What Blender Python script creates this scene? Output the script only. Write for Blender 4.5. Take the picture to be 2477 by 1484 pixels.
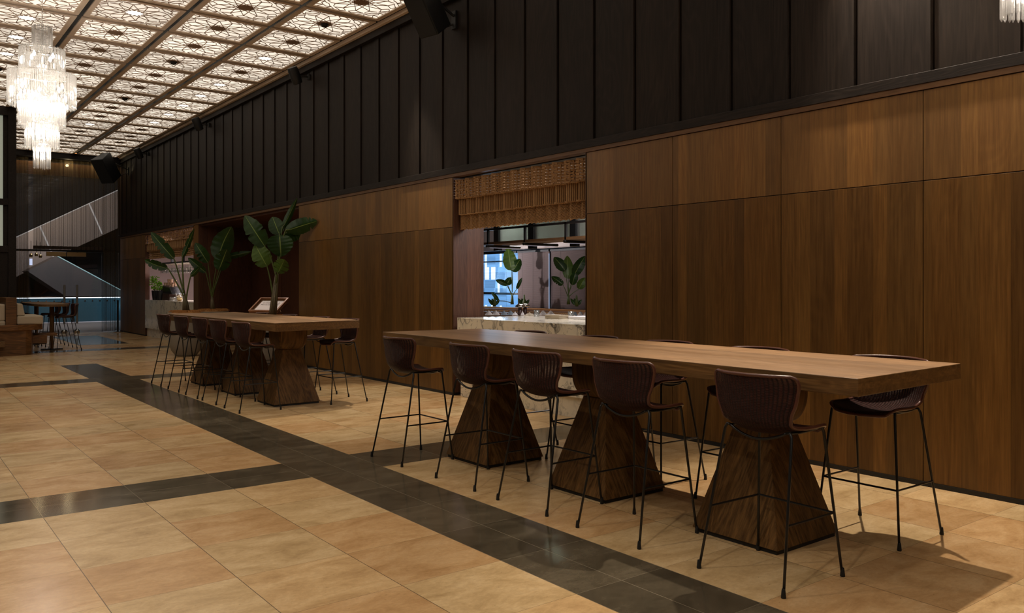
import bpy, math, random
from mathutils import Vector, Matrix
random.seed(7)
C = bpy.context.scene
COL = C.collection
for o in list(bpy.data.objects): bpy.data.objects.remove(o)
R = math.radians
# ---------------------------------------------------------------- camera, world, exposure, large lights
FPX, CXP, HY, EYE = 2008.0, 1238.5, 688.0, 1.5
AIM = math.atan(1538.5 / FPX)
SA, CA = math.sin(AIM), math.cos(AIM)
cam = bpy.data.objects.new('camera', bpy.data.cameras.new('camera'))
COL.objects.link(cam); C.camera = cam
cam.location = (0, 0, EYE); cam.rotation_euler = (R(90), 0, -AIM)
cam.data.sensor_width = 36; cam.data.lens = FPX * 36 / 2477
cam.data.shift_y = -54 / 2477; cam.data.clip_end = 300
W = bpy.data.worlds.new('world'); C.world = W; W.use_nodes = True
W.node_tree.nodes['Background'].inputs[0].default_value = (.10, .14, .22, 1)
W.node_tree.nodes['Background'].inputs[1].default_value = .03
C.view_settings.view_transform = 'Standard'; C.view_settings.look = 'None'
C.view_settings.gamma = 1; C.view_settings.exposure = 0.0
C.view_settings.use_curve_mapping = False

def lamp(name, kind, loc, power, color, size=.3, target=None, angle=None, blend=.4):
    l = bpy.data.lights.new(name, kind); l.energy = power; l.color = color
    if kind == 'AREA': l.shape = 'DISK'; l.size = size
    elif kind == 'SPOT':
        l.shadow_soft_size = size; l.spot_size = R(angle or 60); l.spot_blend = blend
    else: l.shadow_soft_size = size
    o = bpy.data.objects.new(name, l); COL.objects.link(o); o.location = loc
    if target is not None:
        o.rotation_euler = (Vector(target) - Vector(loc)).to_track_quat('-Z', 'Y').to_euler()
    return o
WARM = (1, .78, .55); NEUT = (1, .93, .88)
# unseen ceiling downlights, added to match the hall floor's shadows and light pools
DL = (1, .85, .68)
lamp('unseen_downlight', 'SPOT', (5.95, 3.75, 5.35), 1000, DL, .04, (5.0, 2.35, 0), 58, .6)
lamp('unseen_downlight', 'SPOT', (5.85, 10.7, 5.35), 620, DL, .04, (5.0, 9.4, 0), 50, .6)
lamp('unseen_downlight', 'SPOT', (.6, 4.6, 5.4), 270, DL, .05, (.7, 3.2, 0), 85, .9)
lamp('unseen_downlight', 'SPOT', (-.6, 1.5, 5.4), 300, DL, .05, (.6, 3.0, 0), 85, .9)
lamp('unseen_downlight', 'SPOT', (1.2, 9.2, 5.4), 340, DL, .05, (1.4, 8.6, 0), 95, .9)
lamp('unseen_downlight', 'SPOT', (2.4, 15.5, 5.4), 200, DL, .05, (2.8, 15, 0), 95, .9)
# rooms beyond the wall
lamp('restaurant_lamp', 'AREA', (7.3, 7.6, 2.95), 60, (1, .95, .95), 1.0, (7.3, 8.0, 0))
lamp('restaurant_lamp', 'AREA', (8.6, 10.6, 2.95), 70, (1, .93, .92), 1.2, (8.6, 11, 0))
lamp('restaurant_lamp', 'POINT', (11.3, 14.6, 2.72), 22, (1, .93, .95), .15)  # wall washer added to brighten the band above the blinds
lamp('blind_lamp', 'SPOT', (10.4, 17.3, 1.5), 420, (1, .92, .95), .03, (12.2, 15.0, 1.85), 44, .6)
lamp('window_lamp', 'AREA', (12.1, 16.6, 1.7), 12, (.5, .75, 1), .8, (11, 15, 1.2))
lamp('bar_lamp', 'AREA', (7.3, 23.5, 2.9), 170, (1, .88, .87), 1.0, (7.5, 23.5, 0))
lamp('recess_fill', 'SPOT', (6.5, 16.9, 2.85), 90, (1, .70, .55), .05, (6.0, 15.7, .9), 60, .8)  # unseen spot added to brighten the notice by the niche
lamp('atrium_lamp', 'POINT', (8.2, 35.9, .6), 22, (.35, .75, .95), .3)
lamp('atrium_lamp', 'POINT', (9.0, 38.2, 1.2), 30, (.45, .85, .9), .2)
lamp('atrium_lamp', 'AREA', (5.5, 32.5, 6.3), 400, (1, .92, .93), 2.0, (5.0, 39.5, 3.0))
lamp('atrium_lamp', 'SPOT', (5.2, 33.0, 3.8), 60, (.95, .95, 1), .1, (5.2, 33.5, 0), 100, .8)
lamp('atrium_lamp', 'AREA', (5.6, 36.0, 4.9), 190, (1, .66, .38), 1.2, (5.8, 38, 6.7))  # uplight added to brighten the brown soffit
for x_ in (3.9, 4.7, 5.5): lamp('cove_lamp', 'POINT', (x_, 28.62, 5.18), 5, (1, .80, .45), .05)

# ---------------------------------------------------------------- node helpers
def newmat(name):
    m = bpy.data.materials.new(name); m.use_nodes = True
    nt = m.node_tree; return m, nt, nt.nodes['Principled BSDF']
def N(nt, t, **k):
    n = nt.nodes.new(t)
    for a, b in k.items(): setattr(n, a, b)
    return n
def L(nt, a, b): nt.links.new(a, b)
def M(nt, op, a, b=None, c=None):
    n = nt.nodes.new('ShaderNodeMath'); n.operation = op
    for i, v in enumerate((a, b, c)):
        if v is None: continue
        if isinstance(v, (int, float)): n.inputs[i].default_value = v
        else: nt.links.new(v, n.inputs[i])
    return n.outputs[0]
def XYZ(nt, x, y, z):
    n = nt.nodes.new('ShaderNodeCombineXYZ')
    for i, v in enumerate((x, y, z)):
        if isinstance(v, (int, float)): n.inputs[i].default_value = v
        else: nt.links.new(v, n.inputs[i])
    return n.outputs[0]
def noise(nt, vec, scale, detail=4, rough=.55, dist=0):
    n = nt.nodes.new('ShaderNodeTexNoise'); nt.links.new(vec, n.inputs['Vector'])
    n.inputs['Scale'].default_value = scale; n.inputs['Detail'].default_value = detail
    n.inputs['Roughness'].default_value = rough; n.inputs['Distortion'].default_value = dist
    return n.outputs['Fac']
def ramp(nt, fac, stops):
    n = nt.nodes.new('ShaderNodeValToRGB'); nt.links.new(fac, n.inputs[0])
    e = n.color_ramp.elements
    while len(e) < len(stops): e.new(.5)
    for i, (p, c) in enumerate(stops):
        e[i].position = p; e[i].color = (c[0], c[1], c[2], 1)
    return n.outputs[0]
def mixc(nt, f, a, b, mode='MIX'):
    n = nt.nodes.new('ShaderNodeMix'); n.data_type = 'RGBA'; n.blend_type = mode
    for s, v in ((n.inputs['Factor'], f), (n.inputs['A'], a), (n.inputs['B'], b)):
        if isinstance(v, (int, float)): s.default_value = v
        elif isinstance(v, tuple): s.default_value = (*v[:3], 1)
        else: nt.links.new(v, s)
    return n.outputs['Result']
def mulv(nt, col, val):
    return mixc(nt, 1.0, col, XYZ(nt, val, val, val), 'MULTIPLY')
def bump(nt, h, bs, strength=.2, dist=.01):
    n = nt.nodes.new('ShaderNodeBump'); nt.links.new(h, n.inputs['Height'])
    n.inputs['Strength'].default_value = strength; n.inputs['Distance'].default_value = dist
    nt.links.new(n.outputs[0], bs.inputs['Normal'])
def wnoise(nt, vec):
    n = nt.nodes.new('ShaderNodeTexWhiteNoise'); n.noise_dimensions = '3D'
    nt.links.new(vec, n.inputs['Vector']); return n
def objc(nt):
    t = nt.nodes.new('ShaderNodeTexCoord'); s = nt.nodes.new('ShaderNodeSeparateXYZ')
    nt.links.new(t.outputs['Object'], s.inputs[0]); return t.outputs['Object'], s.outputs
def plain(name, col, rough=.5, metal=0, spec=.5, emis=None, es=0):
    m, nt, b = newmat(name)
    b.inputs['Base Color'].default_value = (*col, 1); b.inputs['Roughness'].default_value = rough
    b.inputs['Metallic'].default_value = metal; b.inputs['Specular IOR Level'].default_value = spec
    if emis: b.inputs['Emission Color'].default_value = (*emis, 1); b.inputs['Emission Strength'].default_value = es
    # slight procedural variation of gloss
    v, s = objc(nt); n = noise(nt, v, 9, 3)
    L(nt, M(nt, 'MULTIPLY_ADD', n, .12, max(rough - .06, .02)), b.inputs['Roughness'])
    return m
def wood(name, lo, hi, along='Z', across='Y', stave=.12, contrast=.5, rough=.45, fine=70, rings=.5, mixed=False, split=None, bumpy=.15, rd=95, rw=4.5, spec=.4):
    m, nt, b = newmat(name); v, s = objc(nt)
    d = dict(X=s[0], Y=s[1], Z=s[2]); rest = [k for k in 'XYZ' if k not in (along, across)][0]
    al, ac, rs = d[along], d[across], d[rest]
    if mixed: ac = M(nt, 'ADD', M(nt, 'MULTIPLY', ac, 1.0), M(nt, 'MULTIPLY', rs, .93))
    aw = M(nt, 'ADD', ac, M(nt, 'MULTIPLY', M(nt, 'SINE', M(nt, 'MULTIPLY', ac, 3.1 / stave)), stave * .22))
    sid = M(nt, 'FLOOR', M(nt, 'DIVIDE', aw, stave))
    band = M(nt, 'GREATER_THAN', al, split) if split is not None else 0.0
    wn = wnoise(nt, XYZ(nt, sid, band, 3.7)); r = wn.outputs['Value']
    sc = N(nt, 'ShaderNodeSeparateColor'); L(nt, wn.outputs['Color'], sc.inputs[0])
    al2 = M(nt, 'ADD', al, M(nt, 'MULTIPLY', r, 13.0))
    f1 = noise(nt, XYZ(nt, M(nt, 'MULTIPLY', ac, fine), M(nt, 'MULTIPLY', al2, fine * .035), M(nt, 'MULTIPLY', rs, fine * .5)), 1.0, 5, .65)
    big = noise(nt, XYZ(nt, M(nt, 'MULTIPLY', ac, rw), M(nt, 'MULTIPLY', al2, rw * .16), M(nt, 'MULTIPLY', rs, 3)), 1.0, 2, .5, .3)
    ring = M(nt, 'MULTIPLY_ADD', M(nt, 'SINE', M(nt, 'MULTIPLY', big, rd)), .5, .5)
    cloud = noise(nt, XYZ(nt, M(nt, 'MULTIPLY', ac, 3), M(nt, 'MULTIPLY', al2, .8), rs), 1.0, 3)
    g = M(nt, 'ADD', M(nt, 'MULTIPLY', f1, 1 - rings * .45), M(nt, 'MULTIPLY', M(nt, 'MULTIPLY', ring, ring), rings * .42))
    c = ramp(nt, g, [(.25, lo), (.75, hi)])
    k = M(nt, 'ADD', M(nt, 'MULTIPLY_ADD', r, contrast, 1 - contrast * .5), M(nt, 'MULTIPLY_ADD', cloud, .5, -.25))
    c = mulv(nt, c, k)
    c = mixc(nt, M(nt, 'MULTIPLY', sc.outputs[1], .35), c, mulv(nt, mixc(nt, 1.0, c, (1.1, .92, .62), 'MULTIPLY'), 1.0))
    if split is not None: c = mixc(nt, band, c, mulv(nt, mixc(nt, .18, mixc(nt, 1.0, c, (1.0, 1.04, 1.18), 'MULTIPLY'), (.14, .075, .035)), 1.42))
    L(nt, c, b.inputs['Base Color'])
    L(nt, M(nt, 'MULTIPLY_ADD', f1, .2, rough - .1), b.inputs['Roughness'])
    b.inputs['Specular IOR Level'].default_value = spec
    bump(nt, g, b, bumpy, .004)
    return m

PITCH = .6125; GX0, GY0 = .2400, .5475
def floor_mats():
    out = []
    for dark in (0, 1):
        m, nt, b = newmat('dark_stone' if dark else 'travertine'); v, s = objc(nt)
        ix = M(nt, 'DIVIDE', M(nt, 'SUBTRACT', s[0], GX0), PITCH); iy = M(nt, 'DIVIDE', M(nt, 'SUBTRACT', s[1], GY0), PITCH)
        if dark: ix = M(nt, 'MULTIPLY', ix, 2.0) if False else ix
        wn = wnoise(nt, XYZ(nt, M(nt, 'FLOOR', ix), M(nt, 'FLOOR', iy), .5))
        r = wn.outputs['Value']; sc = N(nt, 'ShaderNodeSeparateColor'); L(nt, wn.outputs['Color'], sc.inputs[0])
        ox = M(nt, 'ADD', s[0], M(nt, 'MULTIPLY', sc.outputs[0], 30)); oy = M(nt, 'ADD', s[1], M(nt, 'MULTIPLY', sc.outputs[1], 30))
        st = noise(nt, XYZ(nt, M(nt, 'MULTIPLY', ox, 3.0), M(nt, 'MULTIPLY', oy, 5.2), 0), 1.0, 9, .66, .5)
        fl = noise(nt, XYZ(nt, M(nt, 'MULTIPLY', ox, 30), M(nt, 'MULTIPLY', oy, 48), 0), 1.0, 6, .75)
        fx = M(nt, 'FRACT', ix); fy = M(nt, 'FRACT', iy)
        ex = M(nt, 'MULTIPLY', M(nt, 'SUBTRACT', .5, M(nt, 'ABSOLUTE', M(nt, 'SUBTRACT', fx, .5))), PITCH)
        ey = M(nt, 'MULTIPLY', M(nt, 'SUBTRACT', .5, M(nt, 'ABSOLUTE', M(nt, 'SUBTRACT', fy, .5))), PITCH)
        jx = M(nt, 'LESS_THAN', ex, .0022 if not dark else .0016); jy = M(nt, 'LESS_THAN', ey, .0010)
        j = M(nt, 'MAXIMUM', jx, jy)
        if not dark:
            c1 = ramp(nt, st, [(.28, (.40, .245, .11)), (.5, (.56, .375, .185)), (.72, (.67, .485, .27))])
            c2 = ramp(nt, st, [(.28, (.38, .215, .092)), (.5, (.50, .31, .145)), (.72, (.60, .41, .22))])
            c3 = ramp(nt, st, [(.28, (.38, .25, .115)), (.5, (.54, .38, .195)), (.72, (.64, .475, .27))])
            c = mixc(nt, M(nt, 'GREATER_THAN', r, .62), c1, c2)
            c = mixc(nt, M(nt, 'LESS_THAN', r, .28), c, c3)
            c = mulv(nt, c, M(nt, 'MULTIPLY_ADD', fl, .60, .70))
            c = mulv(nt, c, M(nt, 'MULTIPLY_ADD', sc.outputs[2], .16, .92))
            pore = M(nt, 'LESS_THAN', noise(nt, XYZ(nt, M(nt, 'MULTIPLY', ox, 28), M(nt, 'MULTIPLY', oy, 75), 4), 1.0, 4, .6), .30)
            c = mixc(nt, M(nt, 'MULTIPLY', pore, .55), c, (.12, .075, .04))
            chip = M(nt, 'GREATER_THAN', noise(nt, XYZ(nt, M(nt, 'MULTIPLY', ox, 12), M(nt, 'MULTIPLY', oy, 40), 9), 1.0, 4, .6), .775)
            c = mixc(nt, M(nt, 'MULTIPLY', chip, .5), c, (.80, .70, .55))
            c = mixc(nt, M(nt, 'MULTIPLY', j, .8), c, (.07, .05, .035))
            L(nt, M(nt, 'MULTIPLY_ADD', st, .18, .14), b.inputs['Roughness'])
        else:
            c = ramp(nt, st, [(.3, (.056, .046, .030)), (.55, (.092, .075, .050)), (.8, (.14, .118, .080))])
            c = mulv(nt, c, M(nt, 'MULTIPLY_ADD', fl, .8, .6)); c = mulv(nt, c, M(nt, 'MULTIPLY_ADD', r, .4, .8))
            chip = M(nt, 'GREATER_THAN', noise(nt, XYZ(nt, M(nt, 'MULTIPLY', ox, 18), M(nt, 'MULTIPLY', oy, 30), 9), 1.0, 3, .6), .765)
            c = mixc(nt, M(nt, 'MULTIPLY', chip, .6), c, (.45, .40, .30))
            mid = M(nt, 'MULTIPLY', M(nt, 'LESS_THAN', M(nt, 'ABSOLUTE', M(nt, 'SUBTRACT', s[0], 2.996)), .0016), 1.0)
            midy = M(nt, 'MULTIPLY', M(nt, 'LESS_THAN', M(nt, 'ABSOLUTE', M(nt, 'SUBTRACT', s[1], 6.366)), .0014), M(nt, 'LESS_THAN', s[0], 2.69))
            j = M(nt, 'MAXIMUM', j, M(nt, 'MAXIMUM', mid, midy))
            c = mixc(nt, M(nt, 'MULTIPLY', j, .75), c, (.27, .23, .17))
            L(nt, M(nt, 'MULTIPLY_ADD', st, .12, .07), b.inputs['Roughness'])
        L(nt, c, b.inputs['Base Color']); b.inputs['Specular IOR Level'].default_value = .5
        bump(nt, M(nt, 'SUBTRACT', M(nt, 'MULTIPLY', st, 0.0 if dark else .15), j), b, .10, .002)
        out.append(m)
    return out
def marble(name):
    m, nt, b = newmat(name); v, s = objc(nt)
    w = noise(nt, v, 2.2, 3, .6)
    vv = N(nt, 'ShaderNodeVectorMath', operation='MULTIPLY_ADD'); L(nt, v, vv.inputs[0]); vv.inputs[1].default_value = (1, 1, .55)
    L(nt, XYZ(nt, w, w, w), vv.inputs[2])
    n1 = noise(nt, vv.outputs[0], 1.7, 3, .55, .3)
    vein = M(nt, 'SUBTRACT', 1, M(nt, 'MINIMUM', M(nt, 'MULTIPLY', M(nt, 'ABSOLUTE', M(nt, 'SUBTRACT', n1, .5)), 60), 1))
    n2 = noise(nt, vv.outputs[0], 4.2, 3, .55, .4)
    v2 = M(nt, 'SUBTRACT', 1, M(nt, 'MINIMUM', M(nt, 'MULTIPLY', M(nt, 'ABSOLUTE', M(nt, 'SUBTRACT', n2, .5)), 75), 1))
    mask = noise(nt, v, 2.4, 2)
    f = M(nt, 'MULTIPLY', M(nt, 'MAXIMUM', vein, M(nt, 'MULTIPLY', v2, .75)), M(nt, 'MINIMUM', M(nt, 'MAXIMUM', M(nt, 'MULTIPLY_ADD', mask, 4.5, -1.6), .12), 1))
    soft = M(nt, 'MULTIPLY', M(nt, 'MAXIMUM', M(nt, 'SUBTRACT', 1, M(nt, 'MULTIPLY', M(nt, 'ABSOLUTE', M(nt, 'SUBTRACT', n1, .5)), 14)), 0), .22)
    c = mixc(nt, soft, (.80, .74, .60), (.40, .38, .33)); c = mixc(nt, f, c, (.10, .095, .085)); L(nt, c, b.inputs['Base Color'])
    b.inputs['Roughness'].default_value = .12
    return m
def wicker(name, lo, hi, holes=True):
    m, nt, b = newmat(name)
    t = N(nt, 'ShaderNodeTexCoord'); s = N(nt, 'ShaderNodeSeparateXYZ'); L(nt, t.outputs['UV'], s.inputs[0])
    su = M(nt, 'DIVIDE', s.outputs[0], .0195); sv = M(nt, 'DIVIDE', s.outputs[1], .0056)
    fu = M(nt, 'FRACT', su); par = M(nt, 'MODULO', M(nt, 'FLOOR', su), 2.0)
    sv = M(nt, 'ADD', sv, M(nt, 'MULTIPLY', par, .5)); fv = M(nt, 'FRACT', sv)
    stake = M(nt, 'SINE', M(nt, 'MULTIPLY', fu, math.pi)); weav = M(nt, 'SINE', M(nt, 'MULTIPLY', fv, math.pi))
    h = M(nt, 'MULTIPLY', M(nt, 'POWER', stake, .5), M(nt, 'POWER', weav, .6))
    rn = wnoise(nt, XYZ(nt, M(nt, 'FLOOR', su), M(nt, 'FLOOR', sv), 0)).outputs['Value']
    c = ramp(nt, M(nt, 'MULTIPLY', h, M(nt, 'MULTIPLY_ADD', rn, .4, .7)), [(.15, lo), (.95, hi)])
    L(nt, c, b.inputs['Base Color']); b.inputs['Roughness'].default_value = .45; b.inputs['Specular IOR Level'].default_value = .18
    bump(nt, h, b, 1.0, .004)
    if holes:
        v, o = objc(nt); zone = M(nt, 'GREATER_THAN', o[2], .80)
        hole = M(nt, 'MULTIPLY', M(nt, 'MULTIPLY', M(nt, 'LESS_THAN', M(nt, 'ABSOLUTE', M(nt, 'SUBTRACT', fu, .5)), .27), M(nt, 'LESS_THAN', weav, .58)), zone)
        L(nt, M(nt, 'SUBTRACT', 1, hole), b.inputs['Alpha'])
    return m
def leafmat(name, a, b_):
    m, nt, b = newmat(name)
    t = N(nt, 'ShaderNodeTexCoord'); s = N(nt, 'ShaderNodeSeparateXYZ'); L(nt, t.outputs['UV'], s.inputs[0])
    rib = M(nt, 'LESS_THAN', M(nt, 'ABSOLUTE', M(nt, 'SUBTRACT', s.outputs[0], .5)), .022)
    v = M(nt, 'MULTIPLY_ADD', M(nt, 'SINE', M(nt, 'MULTIPLY', M(nt, 'SUBTRACT', s.outputs[1], M(nt, 'MULTIPLY', M(nt, 'ABSOLUTE', M(nt, 'SUBTRACT', s.outputs[0], .5)), .35)), 210)), .5, .5)
    n = noise(nt, t.outputs['Object'], 5, 3)
    c = ramp(nt, M(nt, 'ADD', M(nt, 'MULTIPLY', v, .22), M(nt, 'MULTIPLY', n, .8)), [(.2, a), (.85, b_)])
    c = mixc(nt, M(nt, 'MULTIPLY', rib, .8), c, (.22, .30, .07)); L(nt, c, b.inputs['Base Color'])
    b.inputs['Roughness'].default_value = .38; b.inputs['Specular IOR Level'].default_value = .28; b.inputs['Transmission Weight'].default_value = 0
    b.inputs['Subsurface Weight'].default_value = 0
    bump(nt, v, b, .08, .002)
    return m
def clear(name, tint=(1, 1, 1), gl=.08, diff=0.0, rough=.02, em=0):
    m = bpy.data.materials.new(name); m.use_nodes = True; nt = m.node_tree; nt.nodes.clear()
    o = N(nt, 'ShaderNodeOutputMaterial'); tr = N(nt, 'ShaderNodeBsdfTransparent'); g = N(nt, 'ShaderNodeBsdfGlossy')
    tr.inputs[0].default_value = (*tint, 1); g.inputs['Roughness'].default_value = rough
    mx = N(nt, 'ShaderNodeMixShader'); fr = N(nt, 'ShaderNodeLayerWeight'); fr.inputs[0].default_value = .25
    L(nt, M(nt, 'MULTIPLY_ADD', fr.outputs['Fresnel'], .7, gl), mx.inputs[0]); L(nt, tr.outputs[0], mx.inputs[1]); L(nt, g.outputs[0], mx.inputs[2])
    last = mx
    if diff:
        d = N(nt, 'ShaderNodeBsdfTranslucent'); d.inputs[0].default_value = (.95, .94, .92, 1)
        d2 = N(nt, 'ShaderNodeBsdfDiffuse'); d2.inputs[0].default_value = (.9, .89, .87, 1)
        m1 = N(nt, 'ShaderNodeMixShader'); L(nt, d.outputs[0], m1.inputs[1]); L(nt, d2.outputs[0], m1.inputs[2])
        m2 = N(nt, 'ShaderNodeMixShader'); m2.inputs[0].default_value = diff
        L(nt, mx.outputs[0], m2.inputs[1]); L(nt, m1.outputs[0], m2.inputs[2]); last = m2
    L(nt, last.outputs[0], o.inputs[0]); return m
def sheer(name, col, tr_amt):
    m = bpy.data.materials.new(name); m.use_nodes = True; nt = m.node_tree; nt.nodes.clear()
    o = N(nt, 'ShaderNodeOutputMaterial'); tr = N(nt, 'ShaderNodeBsdfTransparent'); d = N(nt, 'ShaderNodeBsdfDiffuse'); t2 = N(nt, 'ShaderNodeBsdfTranslucent')
    d.inputs[0].default_value = (*col, 1); t2.inputs[0].default_value = (*col, 1)
    a = N(nt, 'ShaderNodeMixShader'); L(nt, d.outputs[0], a.inputs[1]); L(nt, t2.outputs[0], a.inputs[2])
    lw = N(nt, 'ShaderNodeLayerWeight'); lw.inputs[0].default_value = .3
    f = M(nt, 'MINIMUM', M(nt, 'MULTIPLY_ADD', lw.outputs['Facing'], .9, 1 - tr_amt), 1)
    b = N(nt, 'ShaderNodeMixShader'); L(nt, f, b.inputs[0]); L(nt, tr.outputs[0], b.inputs[1]); L(nt, a.outputs[0], b.inputs[2])
    L(nt, b.outputs[0], o.inputs[0]); return m
def emit(name, col, s, cloudy=False, back=None):
    m, nt, b = newmat(name); b.inputs['Base Color'].default_value = (.25, .22, .18, 1); b.inputs['Roughness'].default_value = .8
    b.inputs['Emission Color'].default_value = (*col, 1); b.inputs['Emission Strength'].default_value = s
    if cloudy:
        v, o = objc(nt); n = noise(nt, XYZ(nt, M(nt, 'MULTIPLY', o[0], 2.5), M(nt, 'MULTIPLY', o[1], 7), 0), 1, 3, .5, .5)
        oi = N(nt, 'ShaderNodeObjectInfo')
        rr = M(nt, 'SQRT', M(nt, 'ADD', M(nt, 'MULTIPLY', o[0], o[0]), M(nt, 'MULTIPLY', o[1], o[1])))
        fall = M(nt, 'SUBTRACT', 1.0, M(nt, 'MULTIPLY', rr, .4))
        L(nt, M(nt, 'MULTIPLY', M(nt, 'MULTIPLY', M(nt, 'MULTIPLY_ADD', n, .9, .55), fall), M(nt, 'MULTIPLY', M(nt, 'MULTIPLY_ADD', oi.outputs['Random'], .35, .8), s)), b.inputs['Emission Strength'])
    return m

M_OAKW = wood('oak_wall', (.074, .0325, .0058), (.172, .087, .0200), 'Z', 'Y', .165, .5, .40, 60, .15, split=2.27, rd=120, rw=2.6, bumpy=.06)
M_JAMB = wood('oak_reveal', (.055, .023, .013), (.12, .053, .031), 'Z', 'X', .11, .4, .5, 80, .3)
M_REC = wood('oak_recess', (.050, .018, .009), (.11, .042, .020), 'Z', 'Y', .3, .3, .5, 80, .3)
M_UPPER = wood('charred_board', (.010, .0070, .0054), (.026, .0185, .0145), 'Z', 'Y', .6125, .25, .55, 60, .35, spec=.15, rw=3)
M_LEDGE = wood('charred_beam', (.009, .0065, .0055), (.023, .017, .014), 'Y', 'Z', .5, .1, .55, 60, .5, spec=.2)
M_STRIP = wood('oak_strip', (.085, .043, .019), (.165, .090, .042), 'Y', 'Z', .3, .2, .5, 80, .3)
M_TOP = wood('tabletop_oak', (.185, .106, .057), (.42, .268, .155), 'Y', 'X', .12, .6, .36, 110, .2)
M_EDGE = wood('table_edge_oak', (.085, .043, .015), (.22, .125, .047), 'Y', 'Z', .045, .3, .45, 110, .35)
M_PED = wood('pedestal_oak', (.036, .0170, .0048), (.185, .098, .031), 'Z', 'X', .16, .45, .6, 95, .35, mixed=True, bumpy=.12, rd=110, rw=2.4, spec=.2)
M_BOOTH = wood('booth_oak', (.07, .032, .011), (.22, .105, .036), 'X', 'Z', .14, .4, .4, 60, .5)
M_SIGNW = wood('sign_oak', (.16, .065, .026), (.38, .17, .075), 'X', 'Y', .3, .2, .4, 80, .3)
M_FLOOR, M_DARK = floor_mats()
M_MARBLE = marble('white_marble')
M_WICK = wicker('maroon_wicker', (.005, .0018, .0015), (.062, .0165, .0115))
M_RIM = plain('maroon_rattan', (.085, .028, .018), .35)
M_BLACK = plain('black_steel', (.0055, .0055, .006), .35, 0, .5)
M_PLINTH = plain('plinth_black', (.004, .004, .004), .6)
M_SPK = plain('speaker_black', (.006, .006, .006), .55)
M_GRILLE = plain('speaker_grille', (.010, .010, .010), .8)
M_FRAME = plain('ceiling_bronze', (.68, .55, .43), .65)
M_GAP = plain('shadow_gap', (.010, .008, .006), .9)
M_LAT = plain('lattice_bronze', (.30, .20, .13), .6)
M_DIFF = emit('lightbox_diffuser', (1, .875, .72), 1.15, True)
M_HOT = emit('lightbox_centre', (1, .92, .80), 1.8)
M_CRY = clear('crystal_rod', (.97, .97, .97), .24, .17, .06)
M_BULB = emit('bulb_glow', (1, .90, .78), 30)
M_CHROME = plain('chrome', (.75, .74, .72), .12, 1)
M_STEEL = plain('brushed_steel', (.30, .30, .29), .5, .4)
M_BRASS = plain('aged_brass', (.35, .24, .11), .3, 1)
M_CONC = plain('concrete_pot', (.20, .175, .14), .75)
M_COIR = plain('coir_fibre', (.42, .19, .05), .95)
M_LEAF = leafmat('strelitzia_leaf', (.005, .020, .003), (.024, .070, .009))
M_LEAF2 = leafmat('strelitzia_leaf_light', (.030, .062, .008), (.10, .18, .025))
M_STEM = plain('green_stem', (.075, .105, .022), .45)
M_TRUNK = wood('leaf_sheath', (.035, .030, .012), (.19, .155, .085), 'Z', 'X', .02, .6, .6, 120, .2)
M_GLASS = clear('pane_glass', (.97, .985, .98), .02)
M_GLASSW = clear('glassware', (.93, .95, .95), .22, .05)
M_SHEER = sheer('sheer_curtain', (.115, .085, .045), .62)
M_HEM = plain('curtain_hem', (.045, .028, .018), .9)
M_ROPE = plain('natural_rope', (.37, .21, .092), .9)
M_CREAM = plain('cream_linen', (.50, .42, .31), .9)
M_WHITE = plain('white_wall', (.50, .44, .41), .8)
M_MAUVE = plain('mauve_plaster', (.30, .235, .225), .85)
M_PAPER = plain('paper', (.80, .78, .80), .7)
M_INK = plain('ink', (.02, .015, .04), .7)
M_GREY = plain('ramp_cladding', (.165, .155, .160), .5, .2)
M_GREY2 = plain('ramp_cladding_dark', (.075, .073, .078), .5, .2)
M_NAVY = plain('atrium_dark', (.010, .014, .022), .7)
M_TEAL = plain('teal_glass_panel', (.035, .095, .13), .25)
M_ATFL = plain('atrium_floor', (.22, .20, .19), .3)
M_LED = emit('rail_led', (.85, .90, 1), 1.9)
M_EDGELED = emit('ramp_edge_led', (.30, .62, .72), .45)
M_WBACK, _nt, _b = newmat('night_window'); _b.inputs['Base Color'].default_value = (.02, .03, .05, 1)
_v, _o = objc(_nt)
_w1 = wnoise(_nt, XYZ(_nt, 0, M(_nt, 'FLOOR', M(_nt, 'MULTIPLY', _o[1], 2.2)), M(_nt, 'FLOOR', M(_nt, 'MULTIPLY', _o[2], 5)))).outputs['Value']
_w2 = wnoise(_nt, XYZ(_nt, 1, M(_nt, 'FLOOR', M(_nt, 'MULTIPLY', _o[1], 11)), M(_nt, 'FLOOR', M(_nt, 'MULTIPLY', _o[2], 3.1)))).outputs['Value']
L(_nt, mixc(_nt, M(_nt, 'GREATER_THAN', _w2, .9), (.20, .48, .95), (.75, .9, 1)), _b.inputs['Emission Color'])
L(_nt, M(_nt, 'ADD', M(_nt, 'MULTIPLY_ADD', _w1, .55, .62), M(_nt, 'MULTIPLY', M(_nt, 'GREATER_THAN', _w2, .9), .5)), _b.inputs['Emission Strength'])
M_SLAT = plain('blind_slat', (.20, .15, .14), .5)
M_SLATB = plain('blind_slat_blue', (.35, .50, .62), .5)
M_TAN = plain('tan_leather', (.30, .17, .10), .5)
M_STRIPE = plain('striped_cotton', (.42, .38, .36), .9)
M_BLUEC = plain('blue_grey_cotton', (.16, .20, .24), .9)
M_CUP = plain('terracotta_cup', (.62, .40, .27), .6)
M_BASIL = plain('basil_leaf', (.30, .62, .07), .5)
M_POTB = plain('black_pot', (.02, .02, .022), .4)
M_MACH = plain('machine_black', (.008, .008, .010), .3)
M_MACHB = plain('machine_brown', (.075, .035, .028), .4)
M_WARMC = plain('far_soffit', (.28, .14, .05), .8)
M_AMBER = emit('shop_screen', (.55, .65, 1), .8)

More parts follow.
